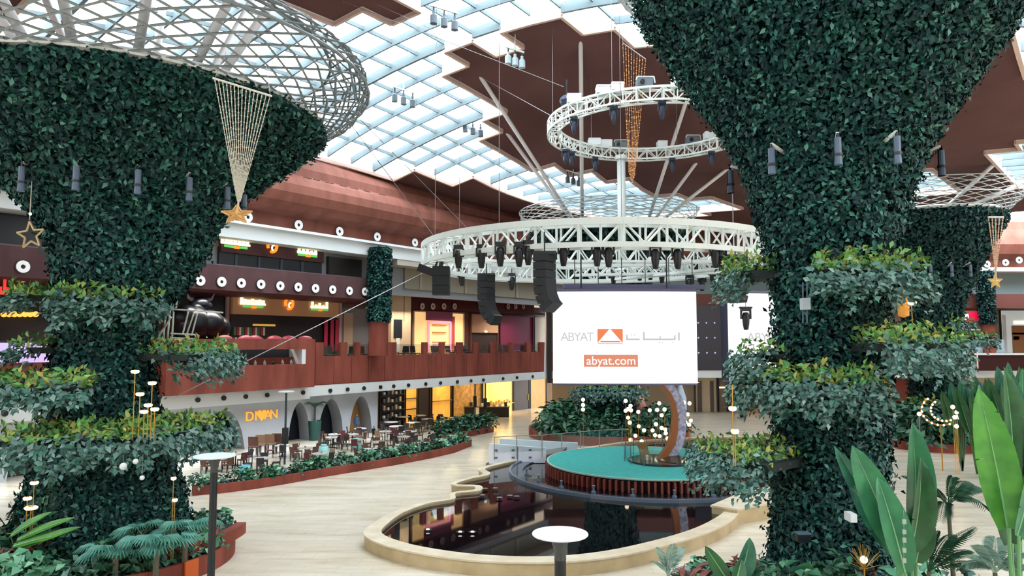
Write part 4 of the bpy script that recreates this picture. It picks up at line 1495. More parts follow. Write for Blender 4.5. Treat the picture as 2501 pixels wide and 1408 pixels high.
line_array(at(1330, 622, 31.0), 7, .98, -.16 * -1, radians(62), 'big curved black speaker array at the corner of the main screen')
line_array(at(1188, 674, 41.0), 8, 1.0, .15, radians(66), 'smaller curved black speaker array seen through the ring')
line_array(at(1796, 630, 33.0), 6, .95, .12, radians(-62), 'black speaker array beside the flowering shelf of the tallest tower')
o = thing('speaker_stack', 'black flat sided speaker stack hung from the ring end by the cream pier', 'speaker', at(1078, 640, 38))
a, b = at(1058, 652, 38), at(1098, 722, 38)
for k in range(3):
    z0, z1 = b.z + (a.z - b.z) * k / 3, b.z + (a.z - b.z) * (k + 1) / 3
    MB().box((a.x, 37.6, z0 + .01), (b.x, 38.4, z1 - .01)).build('cabinet', mat('speaker_black', '0b0e15', 0.6), o)
MB().path([a + Vector((.4, 0, 0)), at(1082, 618, 38)], .12, 6).build('hanger', BLACK, o)
o = thing('flood_light', 'tilted black floodlight on the outer end of the truss ring', 'spotlight', at(1040, 662, 38))
MB().bar(at(1022, 654, 38), at(1060, 668, 38), .5, .42).build('housing', NAVY, o)
MB().bar(at(1060, 660, 38), at(1072, 630, 38), .1, .1).build('bracket', BLACK, o)

# ------------------------------------------------------------------ LED screens, convex, hung in a circle below the ring
SCR = mat('screen_white', '404040', 0.6, emit=1.25, ecol='ffffff', spec=.1)


def screen(label, px0, px1, ytop, ybot, d, bulge, yaw):
    a, b = at(px0, ytop, d - yaw), at(px1, ytop, d + yaw)
    z1, z0 = a.z, at(px0, ybot, d - yaw).z
    z1b = z1
    o = thing('led_screen', label, 'screen', ((a.x + b.x) / 2, d, z0))
    n = 16
    fr, bk, fm = MB(), MB(), MB()
    ax = Vector((b.x - a.x, b.y - a.y, 0))
    nr = Vector((ax.y, -ax.x, 0)).normalized()

    def P(s, z, h=0.0):
        return Vector((a.x, a.y, 0)) + ax * s + nr * (bulge * (1 - (2 * s - 1) ** 2) + h) + Vector((0, 0, z))
    for i in range(n):
        s0, s1 = i / n, (i + 1) / n
        fr.add([P(s0, z0), P(s1, z0), P(s1, z1), P(s0, z1)], [(0, 1, 2, 3)])
        bk.hexa([P(s0, z0, -.02), P(s1, z0, -.02), P(s1, z0, -.5), P(s0, z0, -.5), P(s0, z1, -.02), P(s1, z1, -.02), P(s1, z1, -.5), P(s0, z1, -.5)])
        fm.hexa([P(s0, z1, .03), P(s1, z1, .03), P(s1, z1, -.45), P(s0, z1, -.45), P(s0, z1 + .14, .03), P(s1, z1 + .14, .03), P(s1, z1 + .14, -.45), P(s0, z1 + .14, -.45)])
        fm.hexa([P(s0, z0 - .08, .03), P(s1, z0 - .08, .03), P(s1, z0 - .08, -.45), P(s0, z0 - .08, -.45), P(s0, z0, .03), P(s1, z0, .03), P(s1, z0, -.45), P(s0, z0, -.45)])
    fr.build('screen_face', SCR, o)
    bk.build('back_casing', mat('casing_navy', '1c1f36', 0.5), o)
    fm.build('frame', mat('frame_violet', '5a5872', 0.5), o)
    for s in (.2, .8):
        MB().tube(P(s, z1 + .1, -.25), P(s, ZR - .4, -.25), .04, 5).build('hanger', BLACK, o)
    return o, P, z0, z1


LOGOG = mat('logo_grey', '303030', 0.6, emit=1.0, ecol='c6c6c6', spec=.1)
LOGOO = mat('logo_orange', '502818', 0.6, emit=1.0, ecol='ee8458', spec=.1)
LOGOR = mat('logo_red', '503020', 0.6, emit=1.0, ecol='dc8c72', spec=.1)


def logo(o, P, z0, z1, d, cut=False):
    dz = (z1 - z0) / 222.0      # one picture row of the screen

    def q(u, v, h=.03):
        return P(u, z1 - (v - 713) * dz, h)

    def patch(name, m, pts, h=.03):
        mb = MB()
        n = len(pts)
        mb.add([q(u, v, h) for u, v in pts] + [q(u, v, h - .02) for u, v in pts], [tuple(range(n)), tuple(range(2 * n - 1, n - 1, -1))] + [(i, n + i, n + (i + 1) % n, (i + 1) % n) for i in range(n)])
        return mb.build(name, m, o)

    def U(x):
        return (x - 1350) / 350.0
    for i, ch in enumerate('ABYAT'):
        p = q(U(1378 + i * 15.5), 824, .03)
        text('letter', ch, 25 * dz * 1.2, p, 0, LOGOG, .01, parent=o)
    if cut:
        return

    def rect(nm, m, x0, x1, y0, y1, h=.03):
        patch(nm, m, [(U(x0), y1), (U(x1), y1), (U(x1), y0), (U(x0), y0)], h)
    rect('emblem', LOGOO, 1457, 1518, 804, 836)
    patch('emblem_triangle', SCR, [(U(1459), 835), (U(1515), 835), (U(1487), 803)], .06)
    rect('emblem_line', LOGOR, 1464, 1511, 833, 835, .08)
    rect('emblem_line', LOGOG, 1457, 1518, 838, 840, .05)
    for x0, x1, y0, y1 in [(1526, 1530, 818, 829), (1526, 1559, 827, 831), (1538, 1541, 817, 820), (1545, 1548, 817, 820), (1567, 1571, 811, 829), (1567, 1646, 827, 831), (1607, 1610, 820, 829), (1605, 1608, 835, 838), (1612, 1615, 835, 838),
                           (1643, 1647, 819, 829), (1638, 1641, 835, 838), (1653, 1657, 812, 832)]:
        rect('script_stroke', LOGOG, x0, x1, y0, y1)
    rect('banner', LOGOR, 1424, 1554, 866, 895)
    t = text('banner_text', 'abyat.com', 26 * dz * 1.12, q(U(1489), 881, .06), 0, SCR, .01, parent=o)


s1, P1_, za, zb = screen('big white screen with a grey and orange logo over the round stage', 1350, 1700, 713, 937, 36.0, .22, 0)
logo(s1, P1_, za, zb, 36)
s2, P2_, za, zb = screen('second white screen, half hidden by the tallest tower', 1776, 1960, 716, 930, 36.5, .5, 1.2)
for i, ch in enumerate('ABYAT'):
    text('letter', ch, .62, P2_(.215 + i * .075, zb - (826 - 716) * (zb - za) / 214, .04), radians(8), LOGOG, .01, parent=s2)
a = at(1337, 735, 38)
o = thing('white_mast', 'thin white vertical pole at the edge of the big screen', 'mast', (a.x, 38, at(1331, 925, 38).z))
MB().tube(at(1331, 925, 38), Vector((a.x, 38, ZR - .5)), .06, 6).build('tube', WHITE, o)
a, b = at(1346, 716, 36.4), at(1343, 936, 36.4)
o = thing('screen_edge_panel', 'narrow dark navy panel standing edge on beside the big screen', 'panel', b)
MB().box((b.x - .14, 36.3, b.z), (b.x + .1, 37.4, a.z)).build('panel', NAVY, o)
MB().tube((b.x, 36.8, a.z), (b.x, 36.8, ZR - .5), .03, 5).build('hanger', BLACK, o)
# header rail of clamps above the big screen
a, b = at(1375, 700, 36.6), at(1720, 702, 36.6)
o = thing('rigging_beam', 'violet grey rigging beam right above the big screen', 'beam', a)
MB().bar(a, b, .4, .22).build('beam', mat('frame_violet', '5a5872', 0.5), o)
for k in range(6):
    p = a + (b - a) * (k + .5) / 6
    MB().tube(p, (p.x, p.y, ZR - .5), .02, 4).build('hanger', BLACK, o)
# ------------------------------------------------------------------ pool
ZP = 0.45


def smooth_poly(px, z, sub=5):
    pts = [on(x, y, z) for x, y in px]
    n = len(pts)
    out = []
    for i in range(n):
        p0, p1, p2, p3 = pts[i - 1], pts[i], pts[(i + 1) % n], pts[(i + 2) % n]
        for j in range(sub):
            t = j / sub
            v = .5 * ((2 * p1) + (-p0 + p2) * t + (2 * p0 - 5 * p1 + 4 * p2 - p3) * t * t + (-p0 + 3 * p1 - 3 * p2 + p3) * t ** 3)
            out.append((v.x, v.y))
    return out


def offset_poly(poly, d):
    n = len(poly)
    out = []
    area = sum(poly[i][0] * poly[(i + 1) % n][1] - poly[(i + 1) % n][0] * poly[i][1] for i in range(n))
    sg = 1 if area > 0 else -1
    for i in range(n):
        a, b = Vector(poly[i - 1]), Vector(poly[(i + 1) % n])
        t = (b - a)
        t = t.normalized() if t.length > 1e-6 else Vector((1, 0))
        out.append((poly[i][0] + sg * t.y * d, poly[i][1] - sg * t.x * d))
    return out


edge = [(931, 1307, .62), (944, 1284, .55), (985, 1255, .4), (1045, 1233, .25), (1108, 1222, .2), (1113, 1208, .2), (1172, 1201, .3), (1170, 1189, .3), (1112, 1186, .2), (1150, 1172, .25), (1186, 1165, .3), (1196, 1158, .35), (1184, 1148, .35), (1215, 1138, .3),
        (1262, 1128, .25), (1330, 1117, .25), (1420, 1100, .3), (1560, 1080, .3), (1760, 1070, .3), (1900, 1075, .3), (2030, 1100, .3), (2060, 1150, .3), (1990, 1190, .2), (1884, 1206, .1), (1830, 1226, .1), (1742, 1238, .15), (1772, 1249, .5),
        (1745, 1272, .62), (1690, 1298, .62), (1600, 1325, .62), (1480, 1351, .62), (1350, 1364, .62), (1200, 1362, .62), (1080, 1349, .62), (985, 1330, .62)]
SUB = 4
pool_in = smooth_poly([e[:2] for e in edge], ZP, SUB)
wid = []
for i in range(len(edge)):
    for j in range(SUB):
        wid.append(edge[i][2] + (edge[(i + 1) % len(edge)][2] - edge[i][2]) * j / SUB)


def offset_var(poly, ds, extra=0.0):
    full = offset_poly(poly, 1.0)
    return [(p[0] + (q[0] - p[0]) * (d + extra), p[1] + (q[1] - p[1]) * (d + extra)) for p, q, d in zip(poly, full, ds)]


def glossy_water():
    m = mat('dark_water', '0b0c10', 0.03, spec=0.9)
    nt = m.node_tree
    b = nt.nodes['Principled BSDF']
    tc = nt.nodes.new('ShaderNodeTexCoord')
    nz = nt.nodes.new('ShaderNodeTexNoise')
    nz.inputs['Scale'].default_value = 1.3
    nz.inputs['Detail'].default_value = 3
    bp = nt.nodes.new('ShaderNodeBump')
    bp.inputs['Strength'].default_value = 0.05
    nt.links.new(tc.outputs['Object'], nz.inputs['Vector'])
    nt.links.new(nz.outputs['Fac'], bp.inputs['Height'])
    nt.links.new(bp.outputs[0], b.inputs['Normal'])
    return m


WATER = glossy_water()
pool = thing('fountain_pool', 'wide black water pool with a cream stone rim, curving round the turquoise stage', 'pool', (on(1350, 1290).x, on(1350, 1290).y, 0))
moat = pool
MB().ringband(pool_in, offset_var(pool_in, wid), 0.0, ZP).build('rim_wall', RIMSD, pool)
MB().ringband(offset_poly(pool_in, -.03), offset_var(pool_in, wid, .04), ZP, ZP + .06).build('coping', RIMST, pool)
MB().prism(pool_in, .05, ZP - .1).build('water', WATER, pool)
SC = (7.7, 41.6)
# polished ledge ring in the moat
BLUEST = mat('blue_granite', '39434f', 0.12, spec=0.7, var=.3, scale=6)
circ = lambda r, n=72, c=SC: [(c[0] + r * cos(2 * pi * i / n), c[1] + r * sin(2 * pi * i / n)) for i in range(n)]
lg = MB().ringband(circ(7.1), circ(7.75), .1, ZP - .02).build('granite_ring', BLUEST, moat)
MB().ringband(circ(7.75), circ(7.88), .1, ZP + .06).build('ring_lip', mat('granite_lip', '5b6877', 0.15, spec=.7), moat)
for i in range(11):
    q = radians(190 + i * 16)
    p = (SC[0] + 7.0 * cos(q), SC[1] + 7.0 * sin(q))
    nz_ = thing('fountain_nozzle', 'small pale fountain nozzle standing in the moat ring', 'nozzle', (p[0], p[1], .35), 'fountain nozzles in the moat')
    MB().lathe([(.35, .12), (.5, .12), (.52, .05), (.72, .05), (.76, .09), (.8, .01)], p, 8).build('spout', LAMPG, nz_)
for i, (x, y) in enumerate([(1220, 1218), (1245, 1213), (1262, 1215), (1185, 1196), (1210, 1195), (1178, 1212), (1045, 1296), (1124, 1302), (1154, 1302)]):
    p = on(x, y, ZP - .04)
    o = thing('pool_light', 'round pale light disc sunk in the dark pool, %s from the stone notch' % ORD[i], 'lamp', p, 'round lights in the pool')
    MB().tube(p, p + Vector((0, 0, .05)), .13 if i < 6 else .07, 12).build('lens', mat('pool_lens', '7b746c', 0.4) if i < 6 else WARMW, o)
    MB().lathe([(p.z, .13), (p.z + .04, .16), (p.z + .04, .13)], p[:2], 12).build('bezel', DARKG, o)
# cream ledge beside the pool at the tower side
a = [on(x, y, .62) for x, y in ((1738, 1240), (1800, 1248), (1884, 1232), (1884, 1193), (1830, 1200))]
o = thing('stone_ledge', 'cream stone ledge between the pool end and the tallest tower', 'ledge', a[0])
MB().prism([(p.x, p.y) for p in a], 0, .62).build('block', RIMSD, o)
MB().prism(offset_poly([(p.x, p.y) for p in a], .06), .62, .7).build('coping', RIMST, o)

# ------------------------------------------------------------------ round stage
TEAL = mat('turquoise_carpet', '3f9b94', 0.85, 0, 0.12, 3, spec=.2)
RS_ = 5.75
ZS = 1.0
st = thing('round_stage', 'round turquoise carpeted stage with a slatted dark red skirt', 'stage', (SC[0], SC[1], 0))
MB().prism(circ(RS_ - .12), ZS - .1, ZS, bottom=False).build('carpet', TEAL, st)
MB().ringband(circ(RS_ - .13), circ(RS_ - .04), ZS - .06, ZS + .012).build('edge_trim', mat('edge_trim', '9fb3a4', 0.6), st)
MB().prism(circ(RS_ - .3), .1, ZS - .1).build('drum', mat('drum_dark', '2a0f10', 0.6), st)
sl = MB()
sl.box((RS_ - .3, -.05, .25), (RS_ + .06, .05, ZS - .13))
SLM = mat('slat_red', '7a3a32', 0.6)
slm = None
for i in range(112):
    if slm is None:
        s_ = sl.build('slat', SLM, None)
        slm = s_.data
    else:
        s_ = bpy.data.objects.new('slat', slm)
        COL.objects.link(s_)
    s_.parent = st
    s_.location = (0, 0, 0)
    s_.rotation_euler = (0, 0, 2 * pi * i / 112)
# mirror disc with the crescent
MC = (8.55, 41.4)
md = thing('mirror_disc', 'dark mirror disc with a black edge lying on the turquoise stage', 'disc', (MC[0], MC[1], ZS))
MB().prism(circ(1.93, 48, MC), ZS + .005, ZS + .1).build('edge', BLACK, md)
MB().prism(circ(1.88, 48, MC), ZS + .1, ZS + .115).build('mirror', mat('bronze_mirror', '6a6160', 0.06, 0.9), md)
cr = thing('crescent_sculpture', 'tall crescent sculpture with gold inside and pale mosaic outside on the mirror disc', 'sculpture', (MC[0], MC[1], ZS + .115))
d_ = 41.4
outer = [(1652, 1112), (1668, 1085), (1674, 1050), (1675, 1012), (1668, 980), (1655, 955), (1637, 935), (1612, 915)]
mids = [(1630, 1114), (1648, 1085), (1654, 1050), (1654, 1014), (1648, 984), (1638, 962), (1624, 945), (1606, 925)]
inner = [(1604, 1122), (1628, 1090), (1638, 1058), (1642, 1020), (1639, 990), (1630, 968), (1617, 950), (1602, 932)]


def ribbon(name, A, B, m, y0, y1, par):
    mb = MB()
    P = [at(x, y, d_) for x, y in A]
    Q = [at(x, y, d_) for x, y in B]
    for i in range(len(P) - 1):
        v = []
        for p, h in ((P[i], y0), (Q[i], y0), (Q[i], y1), (P[i], y1), (P[i + 1], y0), (Q[i + 1], y0), (Q[i + 1], y1), (P[i + 1], y1)):
            v.append((p.x, p.y + h, p.z))
        mb.hexa(v)
    return mb.build(name, m, par)


def mosaic():
    m = mat('mosaic', 'b9b0d4', 0.4)
    nt = m.node_tree
    b = nt.nodes['Principled BSDF']
    tc = nt.nodes.new('ShaderNodeTexCoord')
    v = nt.nodes.new('ShaderNodeTexVoronoi')
    v.inputs['Scale'].default_value = 7
    r = nt.nodes.new('ShaderNodeValToRGB')
    r.color_ramp.elements[0].color = lin('6f6a94')
    r.color_ramp.elements[1].color = lin('d9d4ea')
    nt.links.new(tc.outputs['Object'], v.inputs['Vector'])
    nt.links.new(v.outputs['Color'], r.inputs[0])
    nt.links.new(r.outputs[0], b.inputs['Base Color'])
    return m


ribbon('mosaic_face', outer, mids, mosaic(), -.2, .2, cr)
ribbon('copper_face', mids, inner, mat('copper_gold', '9a5f3c', 0.35, 0.5), -.26, .26, cr)
stub = [[(1554, 1082), (1562, 1100), (1566, 1128)], [(1578, 1082), (1582, 1100), (1592, 1130)]]
ribbon('lower_horn', stub[0], stub[1], mat('bronze_gold', '8d6a3c', 0.35, 0.5), -.25, .25, cr)
bt = at(1580, 1130, 41.2)
o = thing('bottle_ornament', 'small pale bottle ornament at the front of the mirror disc', 'ornament', (bt.x, bt.y, ZS + .115))
MB().lathe([(ZS + .115, .09), (ZS + .35, .1), (ZS + .42, .04), (ZS + .55, .04)], bt[:2], 8).build('body', mat('pale_ceramic', 'd9cdbf', 0.3), o)
# glass rail round the disc
gr = thing('glass_rail', 'low glass rail with thin posts round the mirror disc', 'railing', (MC[0], MC[1], ZS))
for i in range(14):
    q0, q1 = 2 * pi * i / 14, 2 * pi * (i + 1) / 14
    if 4.1 < q0 < 5.2:
        continue
    p0 = Vector((MC[0] + 2.15 * cos(q0), MC[1] + 2.15 * sin(q0), ZS))
    p1 = Vector((MC[0] + 2.15 * cos(q1), MC[1] + 2.15 * sin(q1), ZS))
    MB().tube(p0, p0 + Vector((0, 0, 1.0)), .025, 6).build('post', LAMPG, gr)
    MB().add([p0 + Vector((0, 0, .08)), p1 + Vector((0, 0, .08)), p1 + Vector((0, 0, .92)), p0 + Vector((0, 0, .92))], [(0, 1, 2, 3)]).build('rail_glass', GLASS, gr)
# rail along the back of the stage and over the bridge
br = thing('glass_rail', 'long glass rail with grey posts behind the turquoise stage and over the white bridge', 'railing', on(1400, 1100, ZS))
rp_ = [on(x, y, ZS) for x, y in ((1207, 1112), (1262, 1108), (1324, 1106), (1372, 1101), (1418, 1096), (1464, 1092), (1520, 1089))]
for i, p in enumerate(rp_):
    MB().bar(p - Vector((0, 0, .3)), p + Vector((0, 0, 1.05)), .05, .05).build('post', mat('post_grey', '8a8880', 0.4), br)
    if i:
        q = rp_[i - 1]
        MB().add([q + Vector((0, 0, .1)), p + Vector((0, 0, .1)), p + Vector((0, 0, 1.0)), q + Vector((0, 0, 1.0))], [(0, 1, 2, 3)]).build('rail_glass', GLASS, br)
        MB().bar(q + Vector((0, 0, 1.05)), p + Vector((0, 0, 1.05)), .05, .04).build('handrail', mat('post_grey', '8a8880', 0.4), br)
# white bridge
bg_ = thing('foot_bridge', 'white panelled foot bridge from the hall floor to the turquoise stage', 'bridge', on(1260, 1120))
p = [Vector((-1.4, 44.6, 0)), Vector((2.1, 44.9, 0))]
pw = mat('bridge_white', 'e3e6f2', 0.5)
MB().hexa([p[0] + Vector((0, -.1, .35)), p[1] + Vector((0, -.1, .15)), p[1] + Vector((0, .1, .15)), p[0] + Vector((0, .1, .35)), p[0] + Vector((0, -.1, 1.55)), p[1] + Vector((0, -.1, 1.25)), p[1] + Vector((0, .1, 1.25)), p[0] + Vector((0, .1, 1.55))]).build('side_panel', pw, bg_)
for k in range(6):
    c = p[0] + (p[1] - p[0]) * (.12 + .3 * (k // 2)) + Vector((0, -.12, .7 + .45 * (k % 2)))
    MB().box((c.x - .09, c.y - .03, c.z - .05), (c.x + .09, c.y, c.z + .05)).build('fixing', LAMPG, bg_)
c = p[0] + (p[1] - p[0]) * .5
MB().box((c.x - .015, c.y - .12, .3), (c.x + .015, c.y - .09, 1.35)).build('panel_joint', DARKG, bg_)
p2_ = [v + Vector((.6, 2.6, 0)) for v in p]
MB().hexa([p2_[0] + Vector((0, -.1, .1)), p2_[1] + Vector((1.6, -.1, .1)), p2_[1] + Vector((1.6, .1, .1)), p2_[0] + Vector((0, .1, .1)), p2_[0] + Vector((0, -.1, 1.5)), p2_[1] + Vector((1.6, -.1, 1.2)), p2_[1] + Vector((1.6, .1, 1.2)), p2_[0] + Vector((0, .1, 1.5))]).build('side_panel', pw, bg_)
MB().hexa([p[0] + Vector((-.2, 0, .2)), p[1] + Vector((.9, 0, .75)), p2_[1] + Vector((.9, 0, .75)), p2_[0] + Vector((-.2, 0, .2)), p[0] + Vector((-.2, 0, .35)), p[1] + Vector((.9, 0, .95)), p2_[1] + Vector((.9, 0, .95)), p2_[0] + Vector((-.2, 0, .35))]).build('deck', mat('deck_grey', '6d6a68', 0.6), bg_)
MB().box((1.0, 44.4, .2), (2.2, 44.7, .35)).build('skirting', BLACK, bg_)

# ------------------------------------------------------------------ globe lamps behind the stage
BALL = mat('globe_glow', 'fff2dc', 0.3, emit=1.9, ecol='ffe2b8')
gl = [(1528, 980), (1534, 1000), (1534, 1021), (1540, 992), (1528, 1004), (1538, 1033), (1559, 1007), (1587, 1003), (1605, 1002), (1610, 986), (1623, 1001), (1616, 1015), (1560, 1042), (1573, 1052), (1594, 1052), (1602, 1037), (1600, 1064), (1611, 1066), (1616, 1046), (1625, 1050), (1626, 1059), (1630, 1072), (1552, 1065), (1567, 1079), (1540, 1075), (1670, 984), (1684, 986), (1680, 1013), (1667, 1023), (1687, 1028), (1674, 1032), (1683, 1038), (1424, 977), (1424, 990), (1424, 1001), (1541, 1003)]
for i, (x, y) in enumerate(gl):
    dd = 48.5 + (i * 7 % 5) * .9
    c = at(x, y, dd)
    o = thing('globe_lamp', 'small warm white glass globe lamp on a thin stem behind the stage', 'lamp', (c.x, c.y, 0), 'warm globe lamps behind the stage')
    MB().ball(c, .14, 10, 7).build('globe', BALL, o, smooth=True)
    MB().tube((c.x, c.y, 0), (c.x, c.y, c.z - .13), .012, 4).build('stem', GOLD, o)
for i, (x, y, hgt, lab) in enumerate([(1560, 985, 2.6, 'tall pinkish egg shaped ornament behind the globe lamps'), (1664, 975, 2.9, 'tall pale blue faceted ornament right of the crescent')]):
    c = on(x, 1062, 0)
    o = thing('standing_ornament', lab, 'ornament', c)
    m_ = mat('blush', 'd99a86', 0.5) if i == 0 else mat('ice_blue', 'b9c8dc', 0.35)
    t_ = at(x, 940, c.y).z
    MB().lathe([(1.2, .05), (1.5, .5), (2.2, .72 if i == 0 else .5), (3.0, .5), (t_, .12), (t_ + .05, .01)], c[:2], 9).build('body', m_, o, smooth=(i == 0))
    MB().tube(c, c + Vector((0, 0, 1.5)), .08, 8).build('stand', GOLD, o)

# ------------------------------------------------------------------ planters
def planter(name, label, c, r, h, wall=.14, wob=0.0, m=CORTEN):
    o = thing(name, label, 'planter', (c[0], c[1], 0))
    k = 64
    rr = [r * (1 + wob * sin(3 * 2 * pi * i / k + 1) + wob * .6 * sin(5 * 2 * pi * i / k)) for i in range(k)]
    ou = [(c[0] + rr[i] * cos(2 * pi * i / k), c[1] + rr[i] * sin(2 * pi * i / k)) for i in range(k)]
    inn = [(c[0] + (rr[i] - wall) * cos(2 * pi * i / k), c[1] + (rr[i] - wall) * sin(2 * pi * i / k)) for i in range(k)]
    MB().ringband(inn, ou, 0, h).build('steel_edge', m, o)
    MB().prism(inn, 0, h - .12, bottom=False).build('soil', SOIL, o)
    return o


planter('tower_planter', 'round rust steel planter at the foot of the terrace tower', (C1[0] - .2, C1[1]), 4.35, .62)
ot = thing('orange_panel', 'bright orange flat panel on the rust steel planter edge under the fan palms', 'panel', on(443, 1405))
b_ = on(443, 1404, .1)
dr = Vector((C1[0] - b_.x, C1[1] - b_.y, 0)).normalized()
sd = Vector((-dr.y, dr.x, 0))
e = Vector((C1[0] - .2, C1[1], 0)) - dr * 4.42
MB().hexa([e + sd * .26 - dr * .02, e - sd * .26 - dr * .02, e - sd * .26 + dr * .06, e + sd * .26 + dr * .06] + [v + Vector((0, 0, .66)) for v in (e + sd * .26 - dr * .02, e - sd * .26 - dr * .02, e - sd * .26 + dr * .06, e + sd * .26 + dr * .06)]).build('panel', mat('orange_paint', 'c4571c', 0.5), ot)
# raised second edge of the same bed
o = thing('planter_edge', 'curved upper rust steel edge behind the orange panel, nearest the lamppost', 'planter', (C1[0], C1[1], 0))
q0, q1 = radians(-55), radians(5)
inn = [(C1[0] - .1 + 4.0 * cos(q0 + (q1 - q0) * i / 20), C1[1] + 1.2 + 4.0 * sin(q0 + (q1 - q0) * i / 20)) for i in range(21)]
ou = [(C1[0] - .1 + 4.35 * cos(q0 + (q1 - q0) * i / 20), C1[1] + 1.2 + 4.35 * sin(q0 + (q1 - q0) * i / 20)) for i in range(21)]
MB().prism(ou + inn[::-1], 0.62, 1.02).build('steel_edge', CORTEN, o)
MB().prism(inn + [(C1[0], C1[1] + 1.2)], .5, .95).build('soil', SOIL, o)
planter('tower_planter', 'rust steel planter at the foot of the tallest tower', (C2[0] + .1, C2[1]), 4.7, .5)
planter('tower_planter', 'wavy rust steel planter round the far tower near the counter', (C3[0] - .6, C3[1] - .5), 5.8, .6, wob=.05)
planter('tower_planter', 'rust steel planter round the tower behind the big screen', (C4[0] - .2, C4[1] - .5), 6.6, .7)


def bed(name, label, px_front, width, z, m=CORTEN):
    """a strip of planting behind a low rust steel kerb, along floor points seen at px_front"""
    pts = [on(x, y, 0) for x, y in px_front]
    o = thing(name, label, 'planter', pts[len(pts) // 2])
    fr = [(p.x, p.y) for p in pts]
    bk = []
    fr2 = []
    for i, p in enumerate(pts):
        t = (pts[min(i + 1, len(pts) - 1)] - pts[max(i - 1, 0)]).normalized()
        nrm = Vector((-t.y, t.x, 0))
        s = 1.0 if 0 < i < len(pts) - 1 else .6
        bk.append(((p + nrm * width * s).x, (p + nrm * width * s).y))
        fr2.append(((p + nrm * .12).x, (p + nrm * .12).y))
    MB().prism(fr + fr2[::-1], 0, z).build('steel_edge', m, o)
    MB().prism(fr2 + bk[::-1], 0, z - .1, bottom=False).build('soil', SOIL, o)
    return o, pts, bk


b1, f1, k1 = bed('terrace_planter', 'long curved rust steel planter between the terrace and the cream floor', [(470, 1212), (540, 1206), (620, 1196), (700, 1183), (780, 1168), (870, 1153), (960, 1138), (1050, 1121), (1110, 1107), (1152, 1090)], 1.5, .48)
b2, f2, k2 = bed('terrace_planter', 'short rust steel planter at the far end of the terrace', [(1080, 1078), (1130, 1070), (1175, 1062), (1206, 1056)], 2.2, .5)


# ------------------------------------------------------------------ plants
def mound(n, r, h, m, size, name='foliage', parent=None, c=(0, 0, 0), aspect=.55, droop=.1):
    d = unit(NR.normal(size=(n, 3)))
    d[:, 2] = np.abs(d[:, 2])
    s = NR.uniform(.55, 1.0, (n, 1))
    P = np.array(c) + d * s * np.array([[r, r, h]])
    return leaves(name, P, unit(d + np.array([[0, 0, .5]])), size, m, parent, aspect=aspect, droop=droop)


def shrub_proto(label, n, r, h, m, size, aspect=.55):
    o = thing('leafy_shrub', label, 'shrub')
    mound(n, r, h, m, size, 'foliage', o, aspect=aspect)
    mb = MB()
    for k in range(4):
        q = k * 1.7
        mb.tube((0, 0, -.1), (r * .5 * cos(q), r * .5 * sin(q), h * .6), .02, 4)
    mb.build('stem', STEM, o)
    return o


_used = set()


def put(proto, p, rz, sc, label, group):
    if proto.name not in _used:
        _used.add(proto.name)
        M = TRS(p, rz, sc)
        proto.location, proto.rotation_euler, proto.scale = M.to_translation(), M.to_euler(), M.to_scale()
        proto['label'] = label
        proto['group'] = group
        return proto
    return copy_tree(proto, TRS(p, rz, sc), label, group)


sh_a = shrub_proto('x', 90, .55, .75, MIXL, .26)
sh_b = shrub_proto('x', 70, .5, .55, PALEL, .3, .7)
sh_c = shrub_proto('x', 80, .5, .5, SAGE, .22)
sh_d = shrub_proto('x', 60, .45, .7, REDL, .3, .3)
sh_e = shrub_proto('x', 120, .8, 1.3, MIXL, .34)
KINDS_ = [(sh_a, 'mid green'), (sh_b, 'pale broad leaved'), (sh_c, 'grey green'), (sh_d, 'reddish narrow leaved'), (sh_e, 'tall dark green')]
# along the terrace bed
n_ = 0
for i in range(len(f1) - 1):
    L = (f1[i + 1] - f1[i]).length
    k = max(2, int(L / .62))
    for j in range(k):
        s = (j + R.random() * .6) / k
        a = f1[i] + (f1[i + 1] - f1[i]) * s
        bb = Vector((*k1[i], 0)) + (Vector((*k1[i + 1], 0)) - Vector((*k1[i], 0))) * s
        v = a + (bb - a) * R.uniform(.3, .75)
        kd = (0, 1, 2, 0, 1)[n_ % 5]
        put(KINDS_[kd][0], (v.x, v.y, .38), R.uniform(0, 6), R.uniform(.85, 1.2), KINDS_[kd][1] + ' low shrub in the long planter along the terrace', 'shrubs in the long terrace planter')
        n_ += 1
for i in range(len(f2) - 1):
    for j in range(5):
        s = (j + R.random()) / 5
        a = f2[i] + (f2[i + 1] - f2[i]) * s
        bb = Vector((*k2[i], 0)) + (Vector((*k2[i + 1], 0)) - Vector((*k2[i], 0))) * s
        v = a + (bb - a) * R.uniform(.25, .8)
        put(sh_a, (v.x, v.y, .4), R.uniform(0, 6), R.uniform(1.0, 1.7), 'mid green shrub in the short planter at the far terrace end', 'shrubs in the short terrace planter')


def ringplants(c, r0, r1, n, z, face, spread, kinds, scl, where, grp):
    for i in range(n):
        q = face + R.uniform(-spread, spread)
        r = R.uniform(r0, r1)
        kd = R.choice(kinds)
        put(KINDS_[kd][0], (c[0] + r * cos(q), c[1] + r * sin(q), z), R.uniform(0, 6), R.uniform(*scl), KINDS_[kd][1] + ' shrub ' + where, grp)


